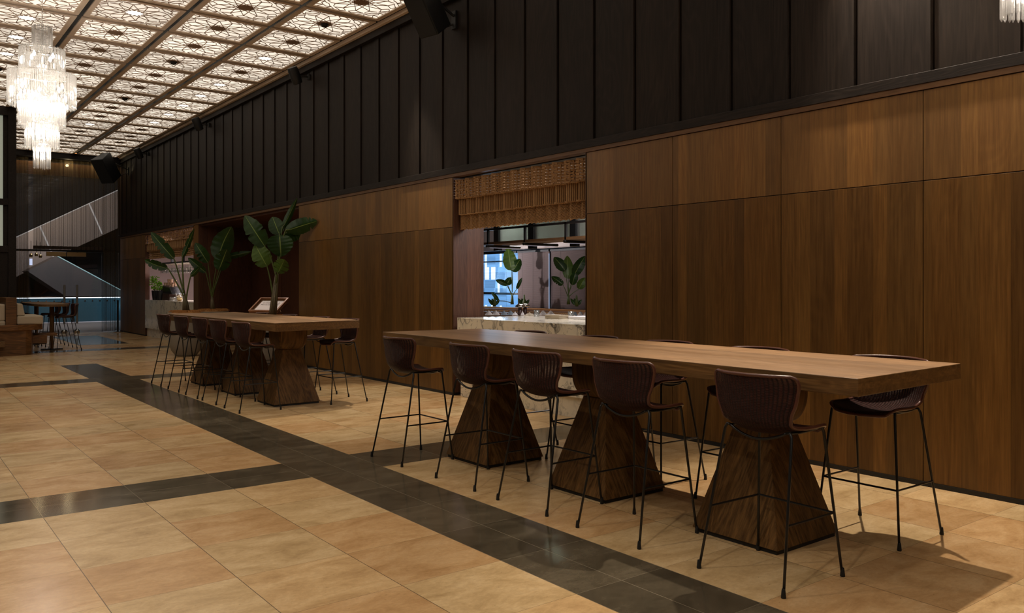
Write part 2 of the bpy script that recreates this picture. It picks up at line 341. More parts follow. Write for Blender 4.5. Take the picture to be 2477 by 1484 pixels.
# ---------------------------------------------------------------- mesh helpers
class MB:
    def __init__(s): s.v = []; s.f = []; s.uv = {}; s.mi = []; s.cur = 0
    def q(s, vs, fs, uvs=None):
        n = len(s.v); s.v += [tuple(p) for p in vs]
        for i, f in enumerate(fs):
            if uvs: s.uv[len(s.f)] = [uvs[k] for k in f]
            s.f.append([k + n for k in f]); s.mi.append(s.cur)
        return s
    def box(s, a, b, mat=None):
        (x0, y0, z0), (x1, y1, z1) = a, b
        vs = [(x, y, z) for x in (x0, x1) for y in (y0, y1) for z in (z0, z1)]
        if mat is not None: vs = [tuple(mat @ Vector(p)) for p in vs]
        return s.q(vs, [(0, 1, 3, 2), (4, 6, 7, 5), (0, 4, 5, 1), (2, 3, 7, 6), (0, 2, 6, 4), (1, 5, 7, 3)])
    def hexa(s, bot, top):
        return s.q(list(bot) + list(top), [(3, 2, 1, 0), (4, 5, 6, 7), (0, 1, 5, 4), (1, 2, 6, 5), (2, 3, 7, 6), (3, 0, 4, 7)])
    def tube(s, pts, r, n=8, caps=True, closed=False):
        pts = [Vector(p) for p in pts]; K = len(pts)
        rr = r if isinstance(r, (list, tuple)) else [r] * K
        base = len(s.v); up = None; rings = []
        for i, p in enumerate(pts):
            if closed: d = pts[(i + 1) % K] - pts[i - 1]
            else: d = pts[min(i + 1, K - 1)] - pts[max(i - 1, 0)]
            if d.length < 1e-9: d = Vector((0, 0, 1))
            d.normalize()
            if up is None: up = Vector((0, 0, 1)) if abs(d.z) < .9 else Vector((1, 0, 0))
            a = d.cross(up)
            if a.length < 1e-6: a = d.cross(Vector((0, 1, 0)))
            a.normalize(); b = a.cross(d).normalized(); up = b
            for k in range(n):
                t = 2 * math.pi * k / n
                s.v.append(tuple(p + (a * math.cos(t) + b * math.sin(t)) * rr[i]))
        R_ = K if closed else K - 1
        for i in range(R_):
            j = (i + 1) % K
            for k in range(n):
                k2 = (k + 1) % n
                s.f.append([base + i * n + k, base + i * n + k2, base + j * n + k2, base + j * n + k]); s.mi.append(s.cur)
        if caps and not closed:
            s.f.append([base + k for k in range(n)][::-1]); s.mi.append(s.cur)
            s.f.append([base + (K - 1) * n + k for k in range(n)]); s.mi.append(s.cur)
        return s
    def lathe(s, prof, n=32, c=(0, 0), cap=True):
        base = len(s.v); K = len(prof)
        for r, z in prof:
            for k in range(n):
                t = 2 * math.pi * k / n; s.v.append((c[0] + r * math.cos(t), c[1] + r * math.sin(t), z))
        for i in range(K - 1):
            for k in range(n):
                k2 = (k + 1) % n
                s.f.append([base + i * n + k, base + i * n + k2, base + (i + 1) * n + k2, base + (i + 1) * n + k]); s.mi.append(s.cur)
        if cap:
            s.f.append([base + k for k in range(n)][::-1]); s.mi.append(s.cur)
            s.f.append([base + (K - 1) * n + k for k in range(n)]); s.mi.append(s.cur)
        return s
    def grid(s, P, U=None):
        n = len(P); m = len(P[0]); b = len(s.v)
        for i in range(n):
            for j in range(m): s.v.append(tuple(P[i][j]))
        for i in range(n - 1):
            for j in range(m - 1):
                if U: s.uv[len(s.f)] = [U[i][j], U[i][j + 1], U[i + 1][j + 1], U[i + 1][j]]
                s.f.append([b + i * m + j, b + i * m + j + 1, b + (i + 1) * m + j + 1, b + (i + 1) * m + j]); s.mi.append(s.cur)
        return s
    def build(s, name, mat, parent=None, smooth=False, bevel=0, loc=None, solid=0, rot=None):
        me = bpy.data.meshes.new(name); me.from_pydata(s.v, [], s.f)
        for mm in (mat if isinstance(mat, (list, tuple)) else [mat]): me.materials.append(mm)
        if s.uv:
            ul = me.uv_layers.new()
            for pi, p in enumerate(me.polygons):
                if pi in s.uv:
                    for k, li in enumerate(p.loop_indices): ul.data[li].uv = s.uv[pi][k]
        for i, p in enumerate(me.polygons):
            p.material_index = s.mi[i]
            if smooth: p.use_smooth = True
        me.validate(); me.update()
        if smooth == 'auto':
            try: me.set_sharp_from_angle(angle=R(35))
            except Exception: pass
        o = bpy.data.objects.new(name, me); COL.objects.link(o)
        if parent: o.parent = parent
        if loc: o.location = loc
        if rot is not None: o.rotation_euler = (0, 0, rot)
        if solid:
            md = o.modifiers.new('solid', 'SOLIDIFY'); md.thickness = solid; md.offset = 0
        if bevel:
            md = o.modifiers.new('bevel', 'BEVEL'); md.width = bevel; md.segments = 2; md.limit_method = 'ANGLE'
        return o
def tag(o, label=None, cat=None, group=None, kind=None):
    if label: o['label'] = label
    if cat: o['category'] = cat
    if group: o['group'] = group
    if kind: o['kind'] = kind
    return o
def thing(name, label, cat, loc=(0, 0, 0), rz=0, group=None):
    o = bpy.data.objects.new(name, None); COL.objects.link(o); o.empty_display_size = .1
    o.location = loc; o.rotation_euler = (0, 0, rz); return tag(o, label, cat, group)
def dup(root, loc=None, rz=None, label=None, group=None, swap=None):
    r = root.copy(); COL.objects.link(r)
    if loc: r.location = loc
    if rz is not None: r.rotation_euler = (0, 0, rz)
    if label: r['label'] = label
    if group: r['group'] = group
    for ch in list(root.children):
        if swap and not swap(ch): continue
        c = ch.copy(); COL.objects.link(c); c.parent = r
        for g in ch.children:
            d = g.copy(); COL.objects.link(d); d.parent = c
    return r
def struct(name, mb, mat, label, cat, **k):
    return tag(mb.build(name, mat, **k), label, cat, None, 'structure')
def ray(u, v):
    l = (u - CXP) / FPX; return Vector((SA + l * CA, CA - l * SA, -(v - HY) / FPX))
def P(u, v, d): return Vector((0, 0, EYE)) + ray(u, v) * d          # point at depth d
def PX(u, v, X): r = ray(u, v); return Vector((0, 0, EYE)) + r * (X / r.x)
def PY(u, v, Y): r = ray(u, v); return Vector((0, 0, EYE)) + r * (Y / r.y)
def catmull(pts, n):
    out = []; K = len(pts)
    for i in range(K - 1):
        p0 = pts[max(i - 1, 0)]; p1 = pts[i]; p2 = pts[i + 1]; p3 = pts[min(i + 2, K - 1)]
        for k in range(n):
            t = k / n
            out.append(tuple(.5 * ((2 * b) + (-a + c) * t + (2 * a - 5 * b + 4 * c - d) * t * t + (-a + 3 * b - 3 * c + d) * t ** 3) for a, b, c, d in zip(p0, p1, p2, p3)))
    out.append(tuple(pts[-1])); return out

# ================================================================ SETTING
XW = 6.18; ZC = 5.5; YE = 28.6
# floor
fb = MB(); xs = [-9, 2.69, 3.3025, 13.0]; ys = [-8, 6.06, 6.6725, 13.985, 14.56, 17.2]
yy = [-8, 6.06, 6.6725, 13.985, 14.56, 17.2, 28.9]
for i in range(3):
    for j in range(6):
        dark = (i == 1 and j < 5) or j in (1, 3)
        fb.cur = 1 if dark else 0
        x0, x1, y0, y1 = xs[i], xs[i + 1], yy[j], yy[j + 1]
        if j == 5:   # far area has one more dark field near the glass
            for (a, b_, c, d, dk) in ((x0, x1, y0, y1, 0),): fb.q([(a, c, 0), (b_, c, 0), (b_, d, 0), (a, d, 0)], [(0, 1, 2, 3)])
        else: fb.q([(x0, y0, 0), (x1, y0, 0), (x1, y1, 0), (x0, y1, 0)], [(0, 1, 2, 3)])
fb.cur = 1
for (a, b_, c, d) in ((2.4, 6.15, 20.55, 21.15), (3.95, 5.1, 22.6, 26.6)):
    fb.q([(a, c, .002), (b_, c, .002), (b_, d, .002), (a, d, .002)], [(0, 1, 2, 3)])
fb.cur = 0; fb.box((-9, -8, -.3), (13, 28.9, -.02))
struct('floor', fb, [M_FLOOR, M_DARK], 'polished tan travertine tile floor with dark stone bands', 'floor')

# right wall: oak panelling
W2 = 6.68
wb = MB()
def panels(y0, y1, seams, z0=.035, z1=2.945, xf=XW, mid=2.27):
    cuts = [y0] + [s_ for s_ in seams if y0 < s_ < y1] + [y1]
    for a, b_ in zip(cuts[:-1], cuts[1:]):
        for c, d in ((z0, mid), (mid, z1)):
            wb.box((xf, a + .003, c + (.003 if c > z0 else 0)), (xf + .02, b_ - .003, d - .003))
panels(-7.9, 6.742, [-6.74, -5.52, -4.3, -3.08, -1.86, -.62, .6, 1.82, 3.04, 4.262, 5.487])
panels(9.363, 14.53, [10.627, 13.169]); panels(20.5, 20.9, []); panels(25.5, YE, [27.1])
wall = struct('wall_right', wb, M_OAKW, 'brown oak panelled lower wall with thin dark joints', 'wall', bevel=.002)
cb = MB()
for a, b_ in ((-7.9, 6.742), (9.363, 14.53), (20.5, 20.9), (25.5, YE)): cb.box((XW + .014, a + .004, 0), ((6.29 if a > 25 else W2 - .02), b_ - .004, 2.95))
cb.build('wall_core', M_GAP, wall)
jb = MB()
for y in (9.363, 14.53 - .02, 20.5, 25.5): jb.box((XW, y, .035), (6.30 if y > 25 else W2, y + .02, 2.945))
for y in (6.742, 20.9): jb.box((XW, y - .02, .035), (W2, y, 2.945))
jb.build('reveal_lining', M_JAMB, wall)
bb = MB()
for a, b_ in ((-7.9, 6.742), (9.363, 14.53), (20.5, 20.9), (25.5, YE)): bb.box((XW - .006, a, 0), (XW + .03, b_ + (.05 if b_ < 7 else 0), .034))
struct('baseboard_right', bb, M_PLINTH, 'thin black skirting strip along the oak wall', 'baseboard')
tb = MB(); tb.box((XW - .012, -7.9, 2.947), (XW + .04, YE, 2.99)); tb.box((XW + .04, -7.9, 2.947), (W2, 14.53, 2.99))
struct('trim_1', tb, M_STRIP, 'narrow light brown oak strip above the panelling', 'trim')
tb = MB(); tb.box((XW - .02, -7.9, 2.99), (W2, YE, 3.075))
struct('trim_2', tb, M_LEDGE, 'black timber ledge between oak panelling and dark boards', 'trim', bevel=.003)
ub = MB(); ub.box((XW + .045, -7.9, 3.075), (W2, YE, 5.5))
y = 2.961 - .605 * 18
while y < YE - .1:
    if y > -7.8:
        ub.box((XW + .005, y, 3.075), (XW + .05, y + .135, 5.34))
        ub.box((XW + .022, y + .135, 3.075), (XW + .05, y + .585, 5.34))
    y += .6065
up = struct('wall_upper', ub, M_UPPER, 'tall charred dark timber boards above the ledge', 'wall', bevel=.002)
tb = MB(); tb.box((XW - .05, -7.9, 5.33), (W2, YE, 5.44))
struct('trim_3', tb, M_LEDGE, 'black beam where dark boards meet the lit ceiling', 'trim', bevel=.004)
tb = MB(); tb.box((XW - .10, -7.9, 5.44), (W2, YE, 5.5))
struct('trim_4', tb, M_FRAME, 'bronze edge strip of the lattice ceiling', 'trim')
# recess behind the plants
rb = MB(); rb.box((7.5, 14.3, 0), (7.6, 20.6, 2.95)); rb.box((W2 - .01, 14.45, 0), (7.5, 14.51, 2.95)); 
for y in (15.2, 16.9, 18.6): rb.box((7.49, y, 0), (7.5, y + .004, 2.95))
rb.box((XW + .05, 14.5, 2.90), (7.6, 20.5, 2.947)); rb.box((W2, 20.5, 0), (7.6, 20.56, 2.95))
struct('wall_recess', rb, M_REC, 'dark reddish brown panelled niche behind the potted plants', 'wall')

# end wall: header, glazing, curtains
eb = MB(); eb.box((1.9, YE, 5.24), (W2, YE + .25, 5.5)); eb.box((1.9, YE - .25, 5.33), (XW, YE, 5.5)); eb.box((-9, 28.6, 0), (3.28, 28.85, 5.5))
struct('wall_back', eb, M_LEDGE, 'dark timber header above the curtained glass front', 'wall')
gb = MB(); gb.box((3.3, YE + .1, 2.56), (6.15, YE + .112, 5.24)); 
win = struct('window_1', gb, M_GLASS, 'tall glass front behind the sheer curtains', 'window')
g2 = MB(); g2.box((5.68, YE + .1, .02), (6.15, YE + .112, 2.5)); g2.box((3.3, YE + .1, .02), (3.66, YE + .112, 2.5)); g2.build('side_pane', M_GLASS, win)
g3 = MB(); g3.box((3.3, YE + .07, 2.50), (6.15, YE + .14, 2.56)); g3.box((5.668, YE + .09, 0), (5.678, YE + .12, 2.5)); g3.box((3.652, YE + .09, 0), (3.662, YE + .12, 2.5)); g3.build('window_frame', M_SPK, win)
for i, (a, b_, hx) in enumerate(((3.67, 4.66, 4.60), (4.67, 5.66, 4.95))):
    d = thing('door_%d' % (i + 1), ('left' if i == 0 else 'right') + ' leaf of the frameless glass entrance doors', 'door'); d['kind'] = 'structure'
    MB().box((a, YE + .1, .03), (b_, YE + .112, 2.49)).build('glass_pane', M_GLASS, d)
    MB().tube([(hx, YE + .04, .28), (hx, YE + .04, 1.48)], .032, 10).build('door_handle', M_STEEL, d)
    f = MB(); f.box((a + .45, YE + .07, 2.36), (b_ - .01, YE + .14, 2.49)) if i == 0 else f.box((a + .01, YE + .07, 2.36), (b_ - .45, YE + .14, 2.49))
    f.build('patch_fitting', M_BRASS, d)
    MB().lathe([(.09, .0), (.09, .05), (.05, .1)], 12, (hx, YE + .03)).build('floor_pivot', M_CHROME, d)
def curtain(name, x0, x1, y, z0, z1, per, amp, label, hem=False):
    P_ = []; n = int((x1 - x0) / per * 10); rows = 8
    ph = [random.uniform(0, 6) for _ in range(4)]
    for i in range(rows + 1):
        z = z0 + (z1 - z0) * i / rows; k = .7 + .3 * (1 - i / rows); row = []
        for j in range(n + 1):
            x = x0 + (x1 - x0) * j / n
            row.append((x, y + k * amp * (math.sin(2 * math.pi * x / per + .6 * math.sin(x * 5 + ph[0])) + .4 * math.sin(x * 31 + ph[1])), z))
        P_.append(row)
    m = MB().grid(P_)
    o = thing(name, label, 'curtain', ((x0 + x1) / 2, y, z0))
    off = Vector(o.location)
    m.v = [tuple(Vector(p) - off) for p in m.v]; m.build('sheer_fabric', M_SHEER, o, True)
    if hem:
        h = MB().grid([[(p[0], p[1] - .004, p[2]) for p in P_[0]], [(p[0], p[1] - .004, p[2] + .1) for p in P_[0]]])
        h.v = [tuple(Vector(p) - off) for p in h.v]; h.build('hem', M_HEM, o, True)
    return o
curtain('sheer_curtain', 3.30, 3.62, YE - .12, .25, 5.3, .075, .03, 'narrow full-height gathered sheer curtain beside the dark timber partition')
curtain('sheer_curtain', 3.74, 5.70, YE - .1, 2.56, 5.3, .12, .028, 'wide short brown sheer curtain hanging above the glass entrance doors', True)
curtain('sheer_curtain', 5.66, 6.14, YE - .16, .03, 5.3, .13, .045, 'full-height sheer curtain hanging against the right end of the glass front')

# left timber partition with lit panes
lb = MB(); YL = 21.7
lb.box((2.36, YL, 0), (2.52, YL + .5, 5.5)); lb.box((-9, YL, 5.3), (2.36, YL + .3, 5.5))
lb.box((-9, YL, 3.28), (2.36, YL + .25, 3.42)); lb.box((-9, YL, 2.22), (2.36, YL + .25, 2.36)); lb.box((-9, YL + .04, 0), (2.36, YL + .2, 2.22)); lb.box((1.05, YL, 2.3), (1.25, YL + .25, 5.4)); lb.box((2.27, YL + .07, 2.3), (2.36, YL + .3, 5.4))
lb.box((2.0, YL + .5, 0), (2.24, YE, 5.5))
struct('wall_left', lb, M_LEDGE, 'dark timber partition with framed panes at the left edge', 'wall', bevel=.004)
M_SHADE = emit('lit_shade', (.75, .80, .62), .28)
for i, (z0, z1) in enumerate(((2.36, 3.28), (3.42, 5.3))):
    struct('window_%d' % (i + 2), MB().box((1.25, YL + .12, z0), (2.27, YL + .14, z1)).box((-.9, YL + .12, z0), (1.05, YL + .14, z1)), M_SHADE,
           ('lower' if i == 0 else 'upper') + ' pale lit pane in the dark partition', 'window')
# room behind the camera
hb = MB(); hb.box((-9.2, -8.2, 0), (6.7, -8, 5.5)); struct('wall_front', hb, M_UPPER, 'dark timber wall at the near end of the hall', 'wall')
hb = MB(); hb.box((-9.2, -8, 0), (-9, 28.6, 5.5)); struct('wall_side', hb, M_LEDGE, 'dark timber wall across the hall', 'wall')
hb = MB(); hb.box((-9.2, -8.2, 5.60), (6.7, 28.9, 5.7)); struct('ceiling', hb, M_GAP, 'dark ceiling void above the lattice light panels', 'ceiling')

# ---------------------------------------------------------------- ceiling panels
S = 1.2225; HP = S / 2
def bar(mb, a, b_, w, z0=.010, z1=.017):
    a = Vector((a[0], a[1], 0)); b_ = Vector((b_[0], b_[1], 0)); d = (b_ - a)
    if d.length < 1e-4: return
    d.normalize(); n = Vector((-d.y, d.x, 0)) * w / 2
    q = [a - n, b_ - n, b_ + n, a + n]
    mb.hexa([(p.x, p.y, z0) for p in q], [(p.x, p.y, z1) for p in q])
def lattice():
    mb = MB(); Ri = HP - .105; w = .0092
    pt = lambda r, deg: (r * math.cos(R(deg)), r * math.sin(R(deg)))
    def clip(a, b_, lim=Ri):
        # clip segment to square
        t0, t1 = 0., 1.
        for k in (0, 1):
            d = b_[k] - a[k]
            for s_ in (1, -1):
                den = s_ * d; num = lim - s_ * a[k]
                if abs(den) < 1e-9: continue
                t = num / den
                if den > 0: t1 = min(t1, t)
                else: t0 = max(t0, t)
        if t0 >= t1: return None
        f = lambda t: (a[0] + (b_[0] - a[0]) * t, a[1] + (b_[1] - a[1]) * t)
        return f(t0), f(t1)
    RO = .385
    for k in range(12):                     # star polygon : hub and petals
        bar(mb, pt(RO, 15 + 30 * k), pt(RO, 15 + 30 * (k + 5)), w)
    for k in range(12):                     # kite ring round the star
        a = pt(RO, 15 + 30 * k); rr = (.475, .455, .455)[k % 3]
        b_ = pt(rr, 30 * k); c_ = pt(rr if k % 3 else .475, 30 * (k + 1))
        bar(mb, a, pt(.455, 30 * k + 3), w); bar(mb, a, pt(.455, 30 * (k + 1) - 3), w)
    for k in range(4):                      # corner zigzags
        rot = Matrix.Rotation(R(90 * k), 2)
        def T(p): v = rot @ Vector(p); return (v.x, v.y)
        for fl in (0, 1):
            F = lambda p: T((p[1], p[0])) if fl else T(p)
            for pl in ([(.455, .02), (.50, .09), (.455, .15), (.40, .23)], [(.50, .19), (.43, .26), (.45, .34), (.40, .40), (Ri, .44)], [(.335, .335), (.40, .30), (.43, .26), (Ri, .30)]):
                for a, b_ in zip(pl[:-1], pl[1:]): bar(mb, F(a), F(b_), w)
    return mb
fm = MB(); e = HP - .033; i_ = HP - .105
for a, b_ in (((-e, -e), (e, -i_)), ((-e, i_), (e, e)), ((-e, -i_), (-i_, i_)), ((i_, -i_), (e, i_))):
    fm.box((a[0], a[1], 0), (b_[0], b_[1], .021))
proto = thing('ceiling_light_panel', 'x', 'ceiling panel', (0, 0, 0))
fo = fm.build('panel_frame', M_FRAME, proto); lo = lattice().build('lattice', M_LAT, proto)
do = MB().q([(-i_, -i_, .019), (-i_, i_, .019), (i_, i_, .019), (i_, -i_, .019)], [(0, 1, 2, 3)]).build('diffuser', M_DIFF, proto)
hub = MB(); hub.q([(.0, 0, .010)] + [((.125 if k % 2 == 0 else .085) * math.cos(R(15 * k)), (.125 if k % 2 == 0 else .085) * math.sin(R(15 * k)), .010) for k in range(24)], [(0, 1 + (k + 1) % 24, 1 + k) for k in range(24)])
hub.q([((.125 if k % 2 == 0 else .085) * math.cos(R(15 * k)), (.125 if k % 2 == 0 else .085) * math.sin(R(15 * k)), z) for z in (.010, .016) for k in range(24)], [(k, (k + 1) % 24, 24 + (k + 1) % 24, 24 + k) for k in range(24)])
ho = hub.build('solid_star', M_LAT, proto)
hot = MB(); hot.q([(.0, 0, .009)] + [((.13 if k % 2 == 0 else .09) * math.cos(R(15 * k)), (.13 if k % 2 == 0 else .09) * math.sin(R(15 * k)), .009) for k in range(24)], [(0, 1 + (k + 1) % 24, 1 + k) for k in range(24)]); hh = hot.build('bright_centre', M_HOT, proto)
dt = MB(); dt.lathe([(.012, -.045), (.045, -.03), (.06, .0), (.06, .012)], 16); dd = dt.build('dome_detector', M_SPK, proto)
COLX = [6.08 - HP - S * k for k in range(10)]
NROW = 29
ords = ['first', 'second', 'third', 'fourth', 'fifth', 'sixth', 'seventh', 'eighth', 'ninth', 'tenth', 'eleventh', 'twelfth', 'thirteenth', 'fourteenth', 'fifteenth', 'sixteenth', 'seventeenth', 'eighteenth', 'nineteenth', 'twentieth', 'twenty-first', 'twenty-second', 'twenty-third', 'twenty-fourth', 'twenty-fifth', 'twenty-sixth', 'twenty-seventh', 'twenty-eighth', 'twenty-ninth']
BRIGHT = {(0, 11), (0, 5), (0, 7), (0, 8), (0, 6), (0, 16), (2, 16), (2, 15), (2, 14), (2, 13), (2, 12), (3, 12), (3, 11), (3, 10), (3, 13), (1, 4), (0, 9), (3, 9)}
DET = {(0, 13), (3, 10 - 2), (1, 10), (1, 7)}
for ci in range(8):
    for rj in range(NROW):
        yc = 27.78 - S * 1.0008 * rj
        if ci > 4 and rj < 5: continue
        if yc < -7 or (ci > 5 and rj > 26): continue
        key = (ci, rj); br = key in BRIGHT; det = key in DET
        if not (det or br): br = (rj > 16 and random.random() < .25)
        kind = 'open bright centre' if br else ('dark star and dome detector' if det else 'solid dark star centre')
        keep = lambda c, br=br, det=det: not ((c is ho and br) or (c is hh and not br) or (c is dd and not det))
        o = dup(proto, (COLX[ci], yc, ZC - .01), 0, 'backlit lattice ceiling panel with %s, %s from the wall, %s from the glass end' % (kind, ords[ci], ords[rj]), 'backlit lattice ceiling panels', keep)
for c in list(proto.children): bpy.data.objects.remove(c)
bpy.data.objects.remove(proto)

# ---------------------------------------------------------------- chandeliers
TIERS = [(.118, 5.075, 4.74), (.272, 4.765, 4.37), (.41, 4.42, 3.96), (.28, 4.08, 3.68), (.20, 3.80, 3.365), (.098, 3.47, 3.10)]
def chandelier(x, y, label, dz=0):
    t = thing('chandelier', label, 'chandelier', (x, y, 3.09 + dz)); z0 = -3.09
    for k, (r, za, zb) in enumerate(TIERS):
        m = MB(); n = max(18, int(2 * math.pi * r / .026)); lay = (1.0,) if r < .15 else (1.0,)
        for q in range(n):
            a = 2 * math.pi * q / n; rr = r + (.004 if q % 2 else -.004); w = .0115
            za2, zb2 = za + random.uniform(-.006, .006), zb + random.uniform(-.006, .006)
            cx, cy = rr * math.cos(a), rr * math.sin(a)
            ring = []
            for (z, s_) in ((zb2 + z0, .15), (zb2 + z0 + .018, 1), (za2 + z0, 1)):
                for h in range(3):
                    b_ = a + 2 * math.pi * h / 3; ring.append((cx + w * s_ * math.cos(b_), cy + w * s_ * math.sin(b_), z))
            m.q(ring, [(2, 1, 0), (0, 1, 4, 3), (1, 2, 5, 4), (2, 0, 3, 5), (3, 4, 7, 6), (4, 5, 8, 7), (5, 3, 6, 8), (6, 7, 8)])
        m.build('crystal_tier', M_CRY, t)
        f = MB(); f.tube([(r * .93 * math.cos(R(15 * q)), r * .93 * math.sin(R(15 * q)), za + z0 - .015) for q in range(24)], .007, 6, closed=True)
        for q in range(4): f.tube([(0, 0, za + z0 - .015), (r * .93 * math.cos(R(90 * q)), r * .93 * math.sin(R(90 * q)), za + z0 - .015)], .004, 5)
        f.build('ring_frame', M_CHROME, t)
    s_ = MB(); s_.tube([(0, 0, 3.3 + z0), (0, 0, 5.1 + z0)], .012, 8); s_.build('stem', M_CHROME, t)
    bz = [(4.25, .26, 6), (4.08, .30, 8), (3.98, .17, 6), (3.60, .13, 5), (4.66, .16, 4), (3.38, .05, 2)]
    for z, r, n in bz:
        for q in range(n):
            a = 2 * math.pi * (q + .5) / n
            b_ = MB(); b_.lathe([(.004, -.035), (.016, -.02), (.019, 0), (.013, .025), (.004, .045)], 8); b_.build('bulb', M_BULB, t, True, loc=(r * math.cos(a), r * math.sin(a), z + z0))
    for z, pw in ((4.62, 3), (4.2, 14), (4.0, 42), (3.62, 12), (3.3, 3)):
        lo2 = lamp('chandelier_lamp', 'POINT', (0, 0, z + z0), pw, (1, .88, .74), .06); lo2.parent = t
    ch = MB(); z = 5.06
    k = 0
    while z < 5.62:
        pts = []
        for q in range(10):
            a = 2 * math.pi * q / 10; u, v = .011 * math.cos(a), .024 * math.sin(a)
            pts.append((u if k % 2 else 0, 0 if k % 2 else u, z + z0 + .02 + v))
        ch.tube(pts, .003, 5, closed=True); z += .036; k += 1
    ch.build('chain', M_CHROME, t)
    return t
chandelier(1.83, 13.1, 'tiered crystal rod chandelier glowing below the lattice ceiling on the left')
chandelier(5.47, 2.1, 'tip of a crystal rod chandelier in the top right corner')
chandelier(1.83, -1.6, 'unseen crystal rod chandelier added behind the viewpoint for its light')  # out of view, put in only to light the hall

# ---------------------------------------------------------------- speakers on the upper wall
def big_speaker(loc, label, yaw, pitch, s_=1.0):
    t = thing('wall_speaker', label, 'speaker', loc, 0)
    mt = Matrix.Rotation(yaw, 4, 'Z') @ Matrix.Rotation(pitch, 4, 'Y')
    m = MB(); w, d, h = .17 * s_, .19 * s_, .30 * s_
    bot = [(d, -w, -h), (d, w, -h), (-d, w * .55, -h), (-d, -w * .55, -h)]; top = [(a, b_, h) for a, b_, c in bot]
    m.hexa([mt @ Vector(p) for p in bot][::-1], [mt @ Vector(p) for p in top][::-1]); m.build('cabinet', M_SPK, t, bevel=.012)
    g = MB(); g.box((d + .001, -w * .92, -h * .95), (d + .015, w * .92, h * .95), mt); g.build('grille', M_GRILLE, t)
    b_ = MB(); x1 = XW - loc[0] + .02
    b_.tube([mt @ Vector((-d, 0, -h * 1.03)), mt @ Vector((.03, 0, -h * 1.03))], .012, 8); b_.tube([mt @ Vector((-d, 0, -h * 1.03)), (x1, 0, -.1)], .014, 8); b_.tube([mt @ Vector((-d * .9, 0, h * .3)), (x1, 0, -.02)], .018, 8)
    b_.box((x1 - .03, -.05, -.18), (x1, .05, .06)); b_.build('wall_bracket', M_SPK, t)
    return t
big_speaker((5.78, 9.35, 5.12), 'large black wedge loudspeaker on the dark boards at the ceiling, nearest one', R(180 + 12), R(35), 1.0)
big_speaker((5.60, 27.6, 5.05), 'large black loudspeaker in the far corner by the curtain', R(215), R(35), 1.35)
def small_speaker(y, label):
    t = thing('spot_speaker', label, 'speaker', (5.93, y, 5.22))
    m = MB(); mt = Matrix.Rotation(R(200), 4, 'Z') @ Matrix.Rotation(R(28), 4, 'Y')
    pr = [(.05, -.15), (.085, -.14), (.095, -.05), (.095, .1), (.085, .15), (.03, .16)]
    m.lathe(pr, 20); m.v = [tuple(mt @ Vector(p)) for p in m.v]; m.build('body', M_SPK, t, 'auto')
    b_ = MB(); b_.tube([(0, 0, 0), (.16, -.05, .0), (.24, -.05, .0)], .014, 8); b_.tube([(.24, -.05, -.05), (.24, -.05, .05)], .03, 8); b_.build('wall_bracket', M_SPK, t)
small_speaker(14.1, 'small black cylindrical loudspeaker on the dark boards, nearest of three')
small_speaker(19.75, 'small black cylindrical loudspeaker on the dark boards, middle of three')
small_speaker(25.2, 'small black cylindrical loudspeaker on the dark boards, farthest of three')

# ================================================================ TABLES
def pedestal(parent, x, y, z1):
    p = MB(); b_, n_ = .300, .118; zn = .68
    bot = [(-b_, -b_, .025), (b_, -b_, .025), (b_, b_, .025), (-b_, b_, .025)]; top = [(-n_, -n_, zn), (n_, -n_, zn), (n_, n_, zn), (-n_, n_, zn)]
    p.hexa(bot, top); o = p.build('pedestal_leg', M_PED, parent, bevel=.003, loc=(x, y, 0))
    q = MB(); prof = []
    for k in range(11):
        a = k / 10 * math.pi / 2; prof.append((.145 + .045 * math.sin(a) ** .9, zn + .004 + .17 * (1 - math.cos(a))))
    prof = [(.118, zn + .003)] + [(.118 + (.186 - .118) * math.sin(k / 10 * math.pi / 2), zn + .003 + .17 * (1 - math.cos(k / 10 * math.pi / 2))) for k in range(1, 11)] + [(.188, z1)]
    rings = []
    for s_, z in prof:
        c = .02; ring = []
        for (sx, sy) in ((1, -1), (1, 1), (-1, 1), (-1, -1)):
            ring += ([(sx * s_, sy * (s_ - c), z), (sx * (s_ - c), sy * s_, z)] if sx * sy > 0 else [(sx * (s_ - c), sy * s_, z), (sx * s_, sy * (s_ - c), z)])
        rings.append(ring + [ring[0]])
    q.grid(rings); q.q(rings[0][:-1], [tuple(range(8))[::-1]]); q.build('bowl_capital', M_PED, o, 'auto')
    r = MB(); r.box((-b_ + .012, -b_ + .012, 0), (b_ - .012, b_ - .012, .026)); r.build('plinth', M_PLINTH, o)
    return o
def table(label, quad, z, th, peds):
    cx = sum(p[0] for p in quad) / 4; cy = sum(p[1] for p in quad) / 4
    t = thing('communal_table', label, 'table', (cx, cy, 0))
    q = [(a - cx, b_ - cy) for a, b_ in quad]
    m = MB(); m.hexa([(a, b_, z - th) for a, b_ in q], [(a, b_, z) for a, b_ in q]); m.mi = [1, 0, 1, 1, 1, 1]
    o = m.build('tabletop', [M_TOP, M_EDGE], t, bevel=.004)
    for y in peds: pedestal(t, y[0] - cx, y[1] - cy, z - th)
    return t
ZT = 1.05
Q2 = [(3.705, 2.132), (4.887, 2.190), (4.845, 6.86), (3.80, 6.97)]
table('long oak communal table with three flared pedestals in the foreground', Q2, ZT, .088, [(4.24, 3.04), (4.24, 4.40), (4.23, 5.77)])
Q1 = [(3.66, 9.27), (4.83, 9.46), (4.60, 13.35), (3.52, 13.27)]
table('oak communal table with three flared pedestals farther back, before the potted plants', Q1, ZT, .10, [(4.15, 10.09), (4.12, 11.42), (4.10, 12.74)])

